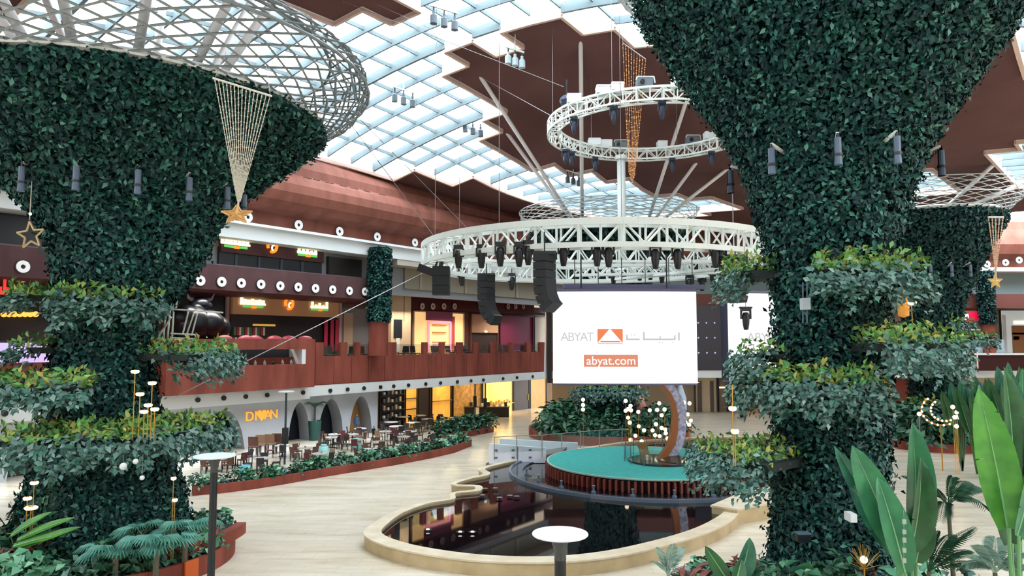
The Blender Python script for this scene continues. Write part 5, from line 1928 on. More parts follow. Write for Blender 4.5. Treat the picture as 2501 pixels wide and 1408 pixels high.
ringplants((C1[0] - .2, C1[1]), 2.6, 4.0, 64, .5, face1 + .1, 1.75, (0, 1, 2, 3, 0, 2), (.9, 1.5), 'in the round planter at the terrace tower foot', 'shrubs at the terrace tower foot')
ringplants((C2[0], C2[1]), 2.1, 4.3, 30, .4, face2, 2.2, (0, 1, 2, 3), (.9, 1.6), 'in the planter at the tallest tower foot', 'shrubs at the tallest tower foot')
ringplants((C3[0] - .6, C3[1] - .5), 2.5, 5.4, 46, .5, face3, 1.7, (0, 2, 4, 4), (1.2, 2.2), 'in the wavy planter under the far tower', 'shrubs under the far tower')
ringplants((C4[0] - .2, C4[1] - .5), 3.0, 6.1, 46, .6, face4, 1.6, (0, 4, 4, 4), (1.0, 1.9), 'in the planter behind the stage', 'shrubs in the planter behind the stage')
for i, (x, y, s) in enumerate([(1365, 1045, 3.0), (1400, 1045, 3.2), (1345, 1048, 2.2)]):
    p_ = on(x, y, .6)
    put(sh_e, (p_.x, p_.y + .5, .55), i * 2, s * .62, 'large bushy green shrub heap at the planter corner behind the stage', 'large bushes behind the stage')


def fan_leaf(mb, base, tip, width, nseg=14):
    """a pleated fan at the end of a stalk"""
    base, tip = Vector(base), Vector(tip)
    d = (tip - base)
    L = d.length
    d.normalize()
    s = d.cross(Vector((0, 0, 1))).normalized()
    u = s.cross(d)
    hub = base + d * L * .1
    for i in range(nseg):
        a = (i / (nseg - 1) - .5) * 2.5
        a2 = a + .07
        r = L * .9 * (1 - .25 * abs(a) / 1.25)

        def pt(ang, rr, h):
            return hub + d * cos(ang) * rr + s * sin(ang) * rr * width + u * h
        mb.add([hub, pt(a - .09, r * .62, .03), pt(a, r, -.16 * L), pt(a + .09, r * .62, .03), pt(a, r * .6, -.02)], [(0, 1, 4), (1, 2, 4), (4, 2, 3), (0, 4, 3)])


def fan_palm(p, r, n, label, m=PALMF, h=1.0, face=0.0, spread=pi):
    o = thing('fan_palm', label, 'palm', p)
    p = Vector(p)
    MB().tube(p, p + Vector((0, 0, h * .5)), .09, 7).build('trunk', TRUNK, o)
    for i in range(n):
        q = face + (i / max(1, n - 1) - .5) * 2 * spread + R.uniform(-.15, .15)
        el = R.uniform(.25, 1.0)
        b = p + Vector((cos(q) * r * .45, sin(q) * r * .45, h * .5 + r * .5 * el))
        t = p + Vector((cos(q) * r * 1.05, sin(q) * r * 1.05, h * .5 + r * (.62 * el - .18)))
        MB().tube(p + Vector((0, 0, h * .4)), b, .018, 4).build('stalk', STEM, o)
        mb = MB()
        fan_leaf(mb, b, t, 1.0)
        mb.build('fan_leaf', m, o)
    return o


def frond(mb, pts, w, n=22):
    """leaflets either side of a curved rib"""
    P = [Vector(a) for a in pts]

    def bez(t):
        return P[0] * (1 - t) ** 2 + P[1] * 2 * t * (1 - t) + P[2] * t * t
    for i in range(n):
        t = .15 + .83 * i / (n - 1)
        p = bez(t)
        d = (bez(min(1, t + .03)) - bez(t - .03)).normalized()
        s = d.cross(Vector((0, 0, 1))).normalized()
        l = w * sin(pi * (.12 + .82 * t)) + .06
        for sg_ in (1, -1):
            e = p + s * sg_ * l * .8 + d * l * .55 - Vector((0, 0, l * .35))
            q = p + (e - p) * .45 + Vector((0, 0, l * .08))
            wv = d * l * .07
            mb.add([p - wv * .5, q - wv, e, q + wv], [(0, 1, 2), (0, 2, 3)])
    mb.path([bez(k / 8) for k in range(9)], [.02 * (1 - k / 10) for k in range(9)], 4)


def feather_palm(p, crown, specs, label, m=FEATH, tr=.06):
    """SPECS: (dx, dy, dz of the tip from the crown, rise of the arch, leaflet length)"""
    o = thing('feather_palm', label, 'palm', p)
    MB().path([p, (Vector(p) + Vector(crown)) / 2 + Vector((.04, 0, 0)), crown], [tr, tr * .9, tr * .7], 8).build('trunk', TRUNK, o)
    c = Vector(crown)
    for dx, dy, dz, up_, w in specs:
        mb = MB()
        t = c + Vector((dx, dy, dz))
        mid = c + Vector((dx * .5, dy * .5, max(dz, 0) * .5 + up_))
        frond(mb, [c, mid, t], w)
        mb.build('frond', m, o)
    return o


# fan palms at the terrace tower foot
for i, (x, y, d_, r, n, lab) in enumerate([(385, 1275, 22.8, 1.35, 10, 'largest fan palm in the round planter at the terrace tower foot'), (285, 1310, 22.6, 1.2, 7, 'fan palm left of the largest one, over the planter edge'),
                                           (455, 1240, 24.0, 1.2, 7, 'fan palm right of the largest one, beside the lamppost'), (345, 1225, 23.6, .9, 6, 'fan palm tucked behind the largest one against the tower')]):
    c = at(x, y, d_)
    fan_palm((c.x, c.y, .5), r, n, lab, h=max(.3, (c.z - .5) * 1.1), face=face1 + .2, spread=1.9)
c = at(15, 1290, 24.5)
feather_palm((c.x, c.y, .5), (c.x, c.y, 1.6), [(.9, -.3, .9, .5, .35), (-.6, -.5, .8, .4, .35), (.5, .6, 1.0, .4, .35), (1.2, -.6, .2, .5, .35)], 'dark feathery palm at the picture edge under the terrace tower')
# broad bright leaves at the near corner
def paddle(o, base, tip, width, face, m, droop=.12, tears=0, name='leaf'):
    """one long paddle leaf: stalk, midrib and two folded halves"""
    base, tip = Vector(base), Vector(tip)
    d = tip - base
    L = d.length
    d.normalize()
    f = Vector(face).normalized()
    s = d.cross(f).normalized()
    f = s.cross(d)
    n = 12
    vs = []
    for i in range(n + 1):
        t = i / n
        w_ = width / 2 * (max(0.0, sin(pi * min(1, t * .94 + .06)) ** .55)) * (1 - .25 * t)
        if i == n:
            w_ = .01
        c = base + d * L * t - f * (droop * L * (t - .35) ** 2 * 1.4)
        vs.append((c, w_))
    lf = MB()
    for sg_ in (1, -1):
        for i in range(n):
            (c0, w0), (c1, w1) = vs[i], vs[i + 1]
            gap = 0
            if tears and R.random() < tears:
                gap = R.uniform(.08, .3)
            e0 = c0 + s * sg_ * w0 + f * w0 * .38 - Vector((0, 0, R.uniform(0, .06) * (1 if tears else 0)))
            e1 = c1 + s * sg_ * w1 + f * w1 * .38
            e1g = e1 + (e0 - e1) * gap
            m0 = c0 + (e0 - c0) * .5 + f * w0 * .1
            m1 = c1 + (e1 - c1) * .5 + f * w1 * .1
            lf.add([c0, m0, m1, c1, e0, e1g], [(0, 1, 2, 3), (1, 4, 5, 2)])
    g = lf.build(name, m, o, smooth=True)
    rb = MB()
    rb.path([v[0] - f * .005 for v in vs], [.028 * (1 - .8 * k / n) for k in range(n + 1)], 5)
    rb.build('midrib', mat('midrib_green', '7fae7d', 0.45), g)
    return g


def leafgreen(name, a, b):
    m = mat(name, a, 0.38, spec=.45)
    nt = m.node_tree
    bs = nt.nodes['Principled BSDF']
    tc = nt.nodes.new('ShaderNodeTexCoord')
    wv = nt.nodes.new('ShaderNodeTexNoise')
    wv.inputs['Scale'].default_value = 2.5
    rp = nt.nodes.new('ShaderNodeValToRGB')
    rp.color_ramp.elements[0].color = lin(b)
    rp.color_ramp.elements[1].color = lin(a)
    rp.color_ramp.elements[0].position = .35
    rp.color_ramp.elements[1].position = .65
    nt.links.new(tc.outputs['Object'], wv.inputs['Vector'])
    nt.links.new(wv.outputs['Fac'], rp.inputs[0])
    nt.links.new(rp.outputs[0], bs.inputs['Base Color'])
    bs.inputs['Subsurface Weight'].default_value = 0.0
    return m


PG1 = leafgreen('paddle_green', '377c51', '286545')
PG2 = leafgreen('paddle_deep', '255c30', '1a4826')
PG3 = leafgreen('paddle_teal', '37785f', '265a48')
PG4 = leafgreen('paddle_lime', '4f8f34', '37742c')


def paddle_plant(label, root, specs, d):
    o = thing('paddle_leaf_plant', label, 'plant', root)
    r = Vector(root)
    for (bx, by, tx, ty, w_, dd, m, fx_, tears) in specs:
        b, t = at(bx, by, d + dd), at(tx, ty, d + dd * .4 + R.uniform(-.2, .2))
        s_ = (d + dd) / 1750
        g = paddle(o, b, t, w_ * s_ * 1.38, (fx_, -1, .25), m, R.uniform(.04, .14), tears)
        MB().path([r, r + (b - r) * .6 + Vector((0, 0, .1)), b], [.05, .04, .028], 6).build('leaf_stalk', mat('stalk_green', '5f8f5c', 0.5), o)
    return o


dA = 15.3
rA = on(2225, 1560, .4)
paddle_plant('paddle leaved plant beside the tallest tower trunk', (at(2222, 1500, dA).x, dA, .4),
             [(2232, 1330, 2241, 1036, 78, .3, PG1, .35, 0), (2195, 1345, 2086, 1092, 66, -.2, PG1, -.3, .0), (2185, 1330, 2044, 1100, 42, .5, PG3, -.5, .1), (2195, 1350, 2076, 1180, 50, .1, PG3, -.2, .2),
              (2212, 1400, 2148, 1166, 62, -.6, PG1, .1, 0), (2228, 1345, 2262, 1122, 78, -.3, PG2, .6, .45), (2238, 1375, 2262, 1238, 60, .2, PG2, .5, .2)], dA)
dB = 14.2
paddle_plant('tall paddle leaved plant cut by the picture edge', (at(2480, 1500, dB).x, dB, .4),
             [(2462, 1290, 2396, 948, 74, -.2, PG4, -.35, .3), (2478, 1250, 2468, 900, 70, .6, PG2, .3, .4), (2488, 1310, 2540, 1080, 78, -.5, PG1, .5, .2), (2470, 1330, 2452, 1090, 60, .2, PG2, -.2, .3), (2492, 1240, 2535, 960, 60, .9, PG3, .5, .3)], dB)
dC = 16.5
paddle_plant('small paddle leaved plant at the picture bottom near the lamppost', (at(1790, 1500, dC).x, dC, .4),
             [(1778, 1420, 1724, 1338, 30, 0, PG2, -.3, 0), (1806, 1420, 1835, 1318, 40, .2, PG3, .3, 0), (1795, 1430, 1812, 1366, 30, -.2, PG2, .2, 0)], dC)
# plants in the far planter
for i, (x, y, h) in enumerate([(2340, 925, 90), (2375, 915, 110), (2412, 930, 80), (2455, 885, 130), (2490, 900, 120)]):
    dd = 44 - i
    t = at(x, y, dd)
    o = thing('paddle_leaf_plant', 'far paddle leaved plant by the hall end wall, %s counted from the far tower' % ORD[i], 'plant', (t.x, t.y, 0), 'far paddle leaved plants')
    for k in range(5):
        q = -.7 + .35 * k
        tip = Vector((t.x + 1.9 * sin(q), t.y - .3, .8 + (t.z - .8) * cos(q * .8)))
        b = Vector((t.x + .5 * sin(q), t.y, tip.z - 2.6))
        paddle(o, b, tip, .75, (sin(q), -1, .2), (PG2, PG3, PG1)[k % 3], .06, .1)
        MB().tube((t.x, t.y, 0), b, .06, 5).build('leaf_stalk', STEM, o)
# feather palms at the tallest tower foot
dd = 16.8
c = at(2316, 1236, dd)
s_ = dd / 1750
sp = []
for x, y, up_, w_ in [(2222, 1168, .25, .34), (2262, 1186, .3, .3), (2330, 1170, .4, .28), (2405, 1196, .35, .36), (2420, 1250, .45, .34), (2280, 1265, .3, .3), (2370, 1180, .3, .3)]:
    sp.append(((x - 2316) * s_, R.uniform(-.35, .35), (1236 - y) * s_, up_, w_))
feather_palm((c.x + .02, dd, .4), c, sp, 'slim feather palm standing between the two paddle leaved plants')
c = at(2268, 1396, 15.9)
s_ = 15.9 / 1750
feather_palm((c.x, c.y, .4), c, [((x - 2268) * s_, R.uniform(-.3, .3), (1396 - y) * s_, .3, .3) for x, y in [(2375, 1290), (2330, 1310), (2240, 1310), (2365, 1345), (2400, 1380), (2290, 1300)]], 'low dark feather palm in front of the slim palm trunk')
c = at(2430, 1400, 14.8)
s_ = 14.8 / 1750
feather_palm((c.x, c.y, .4), c, [((x - 2430) * s_, R.uniform(-.3, .3), (1400 - y) * s_, .25, .3) for x, y in [(2350, 1350), (2390, 1330), (2440, 1320), (2480, 1345), (2500, 1380), (2370, 1385)]], 'pale grey green feather palm under the tall paddle leaved plant', PALEP)
c = at(1632, 1408, 17.5)
s_ = 17.5 / 1750
feather_palm((c.x, c.y, .4), c, [((x - 1632) * s_, R.uniform(-.3, .3), (1408 - y) * s_, .2, .22) for x, y in [(1595, 1370), (1610, 1340), (1640, 1330), (1670, 1345), (1680, 1380)]], 'pale grey feather palm at the picture bottom beside the lamppost', PALEP)
for i, (x, y, kd, s) in enumerate([(1690, 1420, 3, 1.2), (1740, 1425, 2, 1.0), (1855, 1405, 1, 1.0), (1990, 1400, 1, 1.3), (2060, 1395, 0, 1.2), (2160, 1410, 2, 1.2), (2240, 1400, 1, 1.4), (2350, 1405, 2, 1.3), (1900, 1410, 0, 1.2), (2110, 1415, 3, 1.0)]):
    p_ = at(x, y, 16.8)
    put(KINDS_[kd][0], (p_.x, p_.y, p_.z - .45 * s), i, s, KINDS_[kd][1] + ' shrub rising at the picture bottom in front of the tallest tower', 'shrubs in front of the tallest tower')
    MB().tube((p_.x, p_.y, .38), (p_.x, p_.y, p_.z - .3 * s), .04, 5).build('long_stem', STEM, bpy.data.objects.get('tower_planter.001'))
for i, (x, y) in enumerate([(30, 1375), (70, 1385), (110, 1400), (20, 1405)]):
    p_ = at(x, y, 22.2)
    put(sh_b, (p_.x, p_.y, p_.z - .4), i, 1.3, 'pale broad leaved shrub at the lower picture corner under the terrace tower', 'pale shrubs at the picture corner')
c = at(70, 1330, 22.8)
o = thing('paddle_leaf_plant', 'bright lime blade leaved plant under the orange disc lamp', 'plant', (c.x, c.y, .4))
for bx, by, tx, ty in [(40, 1320, 175, 1262), (30, 1335, 160, 1300), (25, 1310, 120, 1250), (45, 1340, 190, 1285)]:
    paddle(o, at(bx, by, 22.6), at(tx, ty, 22.4), .3, (0, -1, .8), PG4, .1)
    MB().tube((c.x, c.y, .4), at(bx, by, 22.6), .02, 4).build('leaf_stalk', STEM, o)

# ------------------------------------------------------------------ lampposts
def lamppost(px, ytop, d, r, label, tilt=0.0, ht=None):
    t = at(px, ytop, d)
    o = thing('lamppost', label, 'lamppost', (t.x, t.y, 0))
    MB().lathe([(t.z - .025, .01), (t.z - .025, r * .97), (t.z - .01, r), (t.z + .008, r * .985), (t.z + .014, .01)], (t.x, t.y), 36).build('disc_shade', mat('disc_white', 'd3dbe1', 0.6, spec=.2), o)
    MB().lathe([(t.z - .42, .1), (t.z - .3, .09), (t.z - .05, .17)], (t.x, t.y), 14).build('neck', mat('neck_grey', '3a3d40', 0.5), o)
    MB().tube((t.x, t.y, .0), (t.x, t.y, t.z - .4), .095, 12).build('pole', mat('pole_black', '0d1013', 0.55), o)
    MB().tube((t.x, t.y, .0), (t.x, t.y, .12), .2, 12).build('base', BLACK, o)
    return o


lamppost(524, 1114, 19.0, .53, 'black lamppost with a white disc beside the terrace tower planter')
lamppost(1368, 1304, 12.1, .465, 'nearest lamppost, its white disc seen over the dark pool')


def far_lamp(px, ytop, ybase, label):
    b = on(px, ybase, .0)
    t = at(px, ytop, b.y)
    o = thing('lamppost', label, 'lamppost', b)
    MB().lathe([(t.z - .04, .01), (t.z - .04, .5), (t.z + .03, .5), (t.z + .04, .01)], b[:2], 20).build('disc_shade', mat('disc_white', 'd3dbe1', 0.6, spec=.2), o)
    MB().tube(b, (b.x, b.y, t.z - .04), .07, 8).build('pole', mat('pole_slate', '2c3a46', 0.4), o)
    MB().box((b.x - .16, b.y - .16, t.z * .28), (b.x + .16, b.y + .16, t.z * .5)).build('control_box', BLACK, o)
    return o


far_lamp(695, 957, 1135, 'slim dark lamppost in the middle of the terrace')
far_lamp(1160, 906, 1030, 'slim far lamppost behind the black kiosk, first of the pair')
far_lamp(1185, 911, 1036, 'slim far lamppost behind the black kiosk, next to the screen side')
far_lamp(1068, 925, 1022, 'thin dark lamppost in front of the gold wood panelled window')


def disc_lamp(x, y, d, zb, lab, grp=None, r=.13, m=WARM):
    c = at(x, y, d)
    o = thing('stem_lamp', lab, 'lamp', (c.x, c.y, zb), grp)
    MB().lathe([(c.z - .07, .01), (c.z - .05, r * .8), (c.z, r), (c.z + .04, r * .8), (c.z + .05, .01)], (c.x, c.y), 14).build('lit_disc', m, o)
    MB().lathe([(c.z + .03, r * .8), (c.z + .06, .02)], (c.x, c.y), 14).build('cap', GOLD, o)
    MB().tube((c.x, c.y, zb), (c.x, c.y, c.z - .04), .014, 6).build('stem', mat('stem_gold', 'b98f45', 0.4, 0.5), o)
    return o


for i, (x, y) in enumerate([(330, 908), (372, 936), (342, 963), (352, 1006), (378, 1000), (362, 990)]):
    disc_lamp(x, y, 22.6, 4.8, 'gold stemmed lamp on the lowest terrace tower shelf, %s from the tallest' % ORD[i], 'gold stemmed lamps on the terrace tower')
for i, (x, y) in enumerate([(84, 1180), (67, 1218), (76, 1241)]):
    disc_lamp(x, y, 23.2, .5, 'orange lit disc lamp at the terrace tower foot, %s from above' % ORD[i], 'orange disc lamps at the tower foot', .2 if i == 2 else .13)
for i, (x, y) in enumerate([(424, 1169), (427, 1222)]):
    disc_lamp(x, y, 24.0, .5, 'small warm garden light among the fan palms, %s from above' % ORD[i], 'garden lights among the fan palms', .09, WARMW)
disc_lamp(2226, 740, 18.5, 7.8, 'gold stemmed disc lamp on the tallest tower shelf, beside the far tower', None, .13)
c = at(2205, 720, 18.6)
o = thing('hanging_lantern', 'pale glass lantern with an orange glow under the shelf of the tallest tower', 'lantern', c)
MB().lathe([(c.z - .6, .02), (c.z - .55, .13), (c.z - .1, .15), (c.z + .05, .05)], c[:2], 10).build('glass', mat('lantern_amber', 'e0a050', 0.4, emit=.5, ecol='e89a40'), o)
MB().tube(c, c + Vector((0, 0, .5)), .02, 5).build('hook', GOLD, o)
for i, (x, y) in enumerate([(1789, 998), (1795, 1054)]):
    o = disc_lamp(x, y, 17.6, 4.8, 'gold stemmed disc lamp on the lowest shelf of the tallest tower, %s from above' % ORD[i], 'gold stemmed lamps on the tallest tower', .1)
c = at(1789, 940, 17.6)
MB().tube(c, at(1789, 995, 17.6), .012, 5).build('rod', GOLD, bpy.data.objects['stem_lamp.012'] if 'stem_lamp.012' in bpy.data.objects else o)
for i, (x, y, r) in enumerate([(301, 1140, .105), (331, 1128, .08), (347, 1168, .07)]):
    c = at(x, y, 21.3)
    o = thing('glass_ball', 'white glass ball hanging under the terrace tower shelf, %s in size' % ('largest', 'second', 'smallest')[i], 'bauble', c, 'white balls under the terrace tower shelf')
    MB().ball(c, r, 10, 7).build('ball', mat('ball_white', 'cfd4d4', 0.3), o, smooth=True)
    MB().tube(c, (c.x, c.y, 4.5), .006, 4).build('thread', WIRE, o)
c = at(2110, 1368, 15.8)
o = thing('glow_ball', 'glowing garden ball among gold twigs at the foot of the tallest tower', 'lamp', (c.x, c.y, .4))
MB().ball(c, .08, 10, 7).build('ball', WARM, o)
MB().tube((c.x, c.y, .4), c, .015, 5).build('stem', GOLD, o)
mb = MB()
for k in range(26):
    q, e_ = R.uniform(0, 6.3), R.uniform(-.3, 1.3)
    mb.tube(c + Vector((0, 0, -.2)), c + Vector((cos(q) * cos(e_), sin(q) * cos(e_), sin(e_))) * R.uniform(.2, .42), .008, 3)
mb.build('gold_twigs', mat('twig_gold', '9a7a35', 0.5), o, kind='stuff')
for i, y in enumerate((1275, 1300, 1320, 1345, 1370)):
    c = at(2208, y, 14.6)
    o = thing('light_bead', 'pale bead light hanging in front of the paddle leaves', 'lamp', c, 'bead lights in front of the paddle leaves')
    MB().box((c.x - .03, c.y - .02, c.z - .045), (c.x + .035, c.y + .02, c.z + .045)).build('bead', mat('bead_white', '9aa596', 0.4), o)
    MB().tube(c, c + Vector((0, 0, .22)), .006, 4).build('wire', WIRE, o)
# light wreath in the far planter
wc = at(2296, 1002, 44)
o = thing('light_wreath', 'gold crescent wreath of tiny lights in the planter under the far tower', 'wreath', (wc.x, wc.y, 0))
s_ = 44 / 1750
for k, (rx, ry, sh) in enumerate(((48, 36, 0), (34, 26, 8))):
    mb, lb = MB(), MB()
    pts = [Vector((wc.x + rx * s_ * cos(q) + sh * s_, wc.y - .1, wc.z + ry * s_ * sin(q))) for q in np.linspace(2.3, 6.5, 28)]
    mb.path(pts, .05, 5)
    for p in pts[::2]:
        lb.ball(p - Vector((0, .06, 0)), .07, 6, 4)
    mb.build('hoop', GOLD, o)
    lb.build('bulb', WARMW, o, kind='stuff')
MB().tube((wc.x, wc.y, 0), (wc.x, wc.y, wc.z - .9), .04, 5).build('stand', GOLD, o)
for i, (x, y) in enumerate([(2245, 1012), (2327, 995), (2337, 1008), (2336, 1042), (2332, 1020)]):
    c = at(x, y, 43)
    o = thing('globe_lamp', 'warm globe lamp beside the light wreath, %s counted from the tallest tower' % ORD[i], 'lamp', (c.x, c.y, 0), 'globe lamps beside the light wreath')
    MB().ball(c, .13, 8, 6).build('globe', BALL, o, smooth=True)
    MB().tube((c.x, c.y, 0), c, .015, 4).build('stem', GOLD, o)


# ------------------------------------------------------------------ hanging stars
def star_pts(c, r, r2, s, u, rot=0.0):
    out = []
    for i in range(10):
        q = pi / 2 + rot + pi * i / 5
        rr = r if i % 2 == 0 else r2
        out.append(c + s * rr * cos(q) + u * rr * sin(q))
    return out


def star(o, c, r, m, solid, rot=0.0, th=.03, flat=1.0):
    s, u = Vector((1, 0, 0)), Vector((0, 0, flat))
    P = star_pts(c, r, r * .42, s, u, rot)
    mb = MB()
    mb.path(P + P[:1], th, 5)
    mb.build('star_outline', m, o)
    if solid:
        mb = MB()
        Q = star_pts(c, r * .8, r * .34, s, u, rot)
        mb.add([c + Vector((0, -.08, 0)), c + Vector((0, .08, 0))] + Q, [(0, 2 + i, 2 + (i + 1) % 10) for i in range(10)] + [(1, 2 + (i + 1) % 10, 2 + i) for i in range(10)])
        mb.build('star_body', m, o)


GOLDL = mat('gold_tinsel', 'b58a52', 0.45, 0.2, emit=.15, ecol='c8924c')
STRAND = mat('strand_cream', 'b9b2a2', 0.5)


def shooting_star(a, b, tip, starc, r, n, label, mstr, hang, th=.012, flat=1.0, sm=GOLDL):
    o = thing('hanging_star', label, 'ornament', starc)
    a, b, tip = Vector(a), Vector(b), Vector(tip)
    MB().tube(a - (b - a) * .03, b + (b - a) * .03, th * 2.2, 6).build('top_bar', mat('bar_cream', 'c9c6bc', 0.4), o)
    for i in range(n):
        p = a + (b - a) * i / (n - 1)
        q = tip + (b - a) * (i / (n - 1) - .5) * .05
        mb = MB()
        mb.tube(p, q, th * .8, 4)
        L = (q - p).length
        k = int(L / .16)
        for j in range(k):
            mb.ball(p + (q - p) * ((j + R.random() * .6) / k), th * 1.9, 4, 3)
        mb.build('light_strand', mstr, o)
    MB().tube(tip, starc, th * 2, 5).build('neck', mstr, o)
    star(o, Vector(starc), r, sm, True, 0, .025, flat)
    for p, h in zip((a, b), hang):
        MB().tube(p, h, .008, 4).build('hanging_wire', WIRE, o)
    return o


D1 = 18.2
shooting_star(at(524, 192, D1), at(660, 234, D1), at(583, 492, D1), at(578, 524, D1), .42, 15, 'gold star under a fan of cream light strands before the terrace tower', STRAND, (at(552, 128, D1 + .4), at(650, 160, D1 + .4)), .013, .6)
D3 = 47
shooting_star(at(2414, 531, D3), at(2450, 531, D3), at(2432, 660, D3), at(2431, 688, D3), .5, 5, 'small gold star under pale strands beside the far ivy column', mat('strand_pale', 'd5b59a', 0.5, emit=.1), (at(2414, 500, D3), at(2448, 500, D3)), .03, 1.0, mat('star_gold', 'c9a860', 0.4, emit=.25))
o = thing('hanging_star', 'gold star outline at the picture edge beside the terrace tower', 'ornament', at(75, 575, 22.6))
star(o, at(75, 575, 22.6), .45, mat('star_frame', 'b29a72', 0.4, 0.3), False, .12, .035)
Pk = at(75, 575, 22.6)
MB().tube(Pk + Vector((-.06, 0, .5)), at(78, 440, 22.6), .015, 5).build('neck', STRAND, o)
MB().ball(at(74, 523, 22.6), .05, 6, 4).build('bulb', WARMW, o)
D2 = 40.0
o = thing('light_curtain', 'narrow curtain of gold light strands hanging through the small truss ring', 'ornament', at(1545, 130, D2))
ta, tb = at(1521, 105, D2), at(1577, 145, D2)
MB().tube(ta, tb, .03, 5).build('top_bar', WIRE, o)
tip = at(1543, 425, D2)
for i in range(9):
    p = ta + (tb - ta) * i / 8
    q = tip + (tb - ta) * (i / 8 - .5) * .25 + Vector((0, 0, (4 - abs(i - 4)) * -.15))
    mb = MB()
    mb.tube(p, q, .008, 3)
    for j in range(46):
        if R.random() < .7:
            mb.ball(p + (q - p) * ((j + R.random()) / 46), .035, 4, 3)
    mb.build('light_strand', mat('gold_bead', 'c98f5a', 0.4, emit=.35, ecol='d8985c'), o)
h = roofhit(1521, 60)
MB().tube(ta, (ta.x, ta.y, roofz(ta.x, ta.y)), .01, 4).build('hanging_wire', WIRE, o)

# clusters of three ceiling lights
for i, (x, y, dd, sp_, lab) in enumerate([(1085, 38, 38, 26, 'largest trio of dark ceiling cans at the brown skylight corner'), (986, 235, 46, 22, 'trio of ceiling cans under the skylights left of the slanting strut'), (1155, 312, 52, 19, 'trio of ceiling cans near the skylight step'),
                                          (1258, 138, 42, 17, 'trio of grey ceiling cans against the brown ceiling'), (1400, 438, 58, 14, 'small trio of ceiling cans near the vertical strut')]):
    o = thing('ceiling_light_trio', lab, 'ceiling light', at(x, y, dd))
    a, b = at(x - sp_ * 1.3, y - 18 - sp_ * .3, dd), at(x + sp_ * 1.3, y - 18 + sp_ * .5, dd)
    MB().bar(a, b, .12, .1).build('mounting_bar', WHITEG, o)
    for k in range(3):
        p = a + (b - a) * (.12 + .38 * k)
        MB().tube(p, p - Vector((0, 0, .3)), .05, 6).build('drop_rod', DARKG, o)
        MB().lathe([(p.z - 1.0, .01), (p.z - 1.0, .2), (p.z - .55, .2), (p.z - .45, .09), (p.z - .28, .09)], p[:2], 10).build('can', mat('can_grey', '5a6670', 0.4) if i != 3 else mat('can_light', 'a9b8bc', 0.4), o)
    m_ = (a + b) / 2
    MB().tube(m_, (m_.x, m_.y, roofz(m_.x, m_.y) + .1), .04, 5).build('stem', WHITEG, o)

# ------------------------------------------------------------------ white tube frame on the terrace tower, bull, planter pots
dF = 27.0
fr = thing('tube_frame', 'white welded tube frame standing on the tower shelf before the black bull panel', 'frame', at(430, 850, dF))
segs = [((362, 722), (358, 846)), ((374, 722), (370, 846)), ((362, 724), (436, 728)), ((362, 752), (545, 764)), ((360, 847), (400, 842)), ((408, 728), (398, 840)), ((418, 730), (408, 840)), ((432, 730), (430, 752)), ((410, 790), (366, 842)), ((418, 775), (372, 846)),
        ((416, 815), (476, 818)), ((416, 826), (476, 828)), ((424, 762), (420, 826)), ((460, 762), (446, 818)), ((474, 764), (456, 818)), ((482, 766), (468, 820)), ((476, 818), (480, 832)), ((390, 728), (388, 752))]
for (x0, y0), (x1, y1) in segs:
    MB().tube(at(x0, y0, dF), at(x1, y1, dF + .3), .034, 6).build('tube', WHITEG, fr)
bl = thing('bull_sculpture', 'glossy blue black bull sculpture with pale horns before the black panel', 'sculpture', fp(tp(485, -3.5), -3.5, 6.3))
BM = mat('bull_black', '10151f', 0.35, spec=.4)


def bpt(px, py, n=-3.5):
    return fp(tp(px, n), n, fz(px, py, n))


b = MB()
for px_, py_, r_, sc_ in [(500, 792, 1.25, (1, 1, .8)), (470, 790, 1.2, (1, 1, .95)), (528, 800, .9, (1, 1, .9)), (452, 775, .9, (1, 1, .9)), (478, 757, .6, (1, 1, 1)), (484, 742, .6, (1.1, 1, .8)), (500, 746, .42, (1, 1, .8))]:
    b.ball(bpt(px_, py_), r_, 14, 8, sc_)
b.build('body', BM, bl, smooth=True)
for px_, r_ in ((455, .3), (475, .3), (515, .28), (532, .28)):
    p_ = bpt(px_, 806)
    MB().tube((p_.x, p_.y, 6.25), p_, r_, 8, r_ * 1.5).build('leg', BM, bl)
for pts in ([(496, 735), (512, 732), (520, 718)], [(470, 734), (458, 728), (452, 716)]):
    MB().path([bpt(*q) for q in pts], [.16, .1, .03], 6).build('horn', mat('horn_pale', 'aab0bc', 0.3), bl)
pt_ = on(768, 1076, 0)
pp = thing('potted_palm', 'small dark palm in a tall green pot before the arched wall', 'potted plant', pt_)
MB().lathe([(0, .4), (1.5, .52), (1.55, .5), (1.4, .42)], pt_[:2], 14).build('pot', mat('pot_green', '1f4a42', 0.4), pp, smooth=True)
MB().tube((pt_.x, pt_.y, 1.2), (pt_.x, pt_.y, 2.5), .09, 7).build('trunk', TRUNK, pp)
for k in range(9):
    q = k * .7
    mb = MB()
    frond(mb, [(pt_.x, pt_.y, 2.5), (pt_.x + .5 * cos(q), pt_.y + .5 * sin(q), 3.35), (pt_.x + 1.1 * cos(q), pt_.y + 1.1 * sin(q), 2.9 - .2 * (k % 3))], .34, 12)
    mb.build('frond', FEATH, pp)

# ------------------------------------------------------------------ terrace furniture
CHW = [mat('chair_brown', '5d3a30', 0.6), mat('chair_wine', '5e1e2c', 0.6), mat('chair_dark', '2b2729', 0.5), mat('chair_tan', '9a7a62', 0.6)]


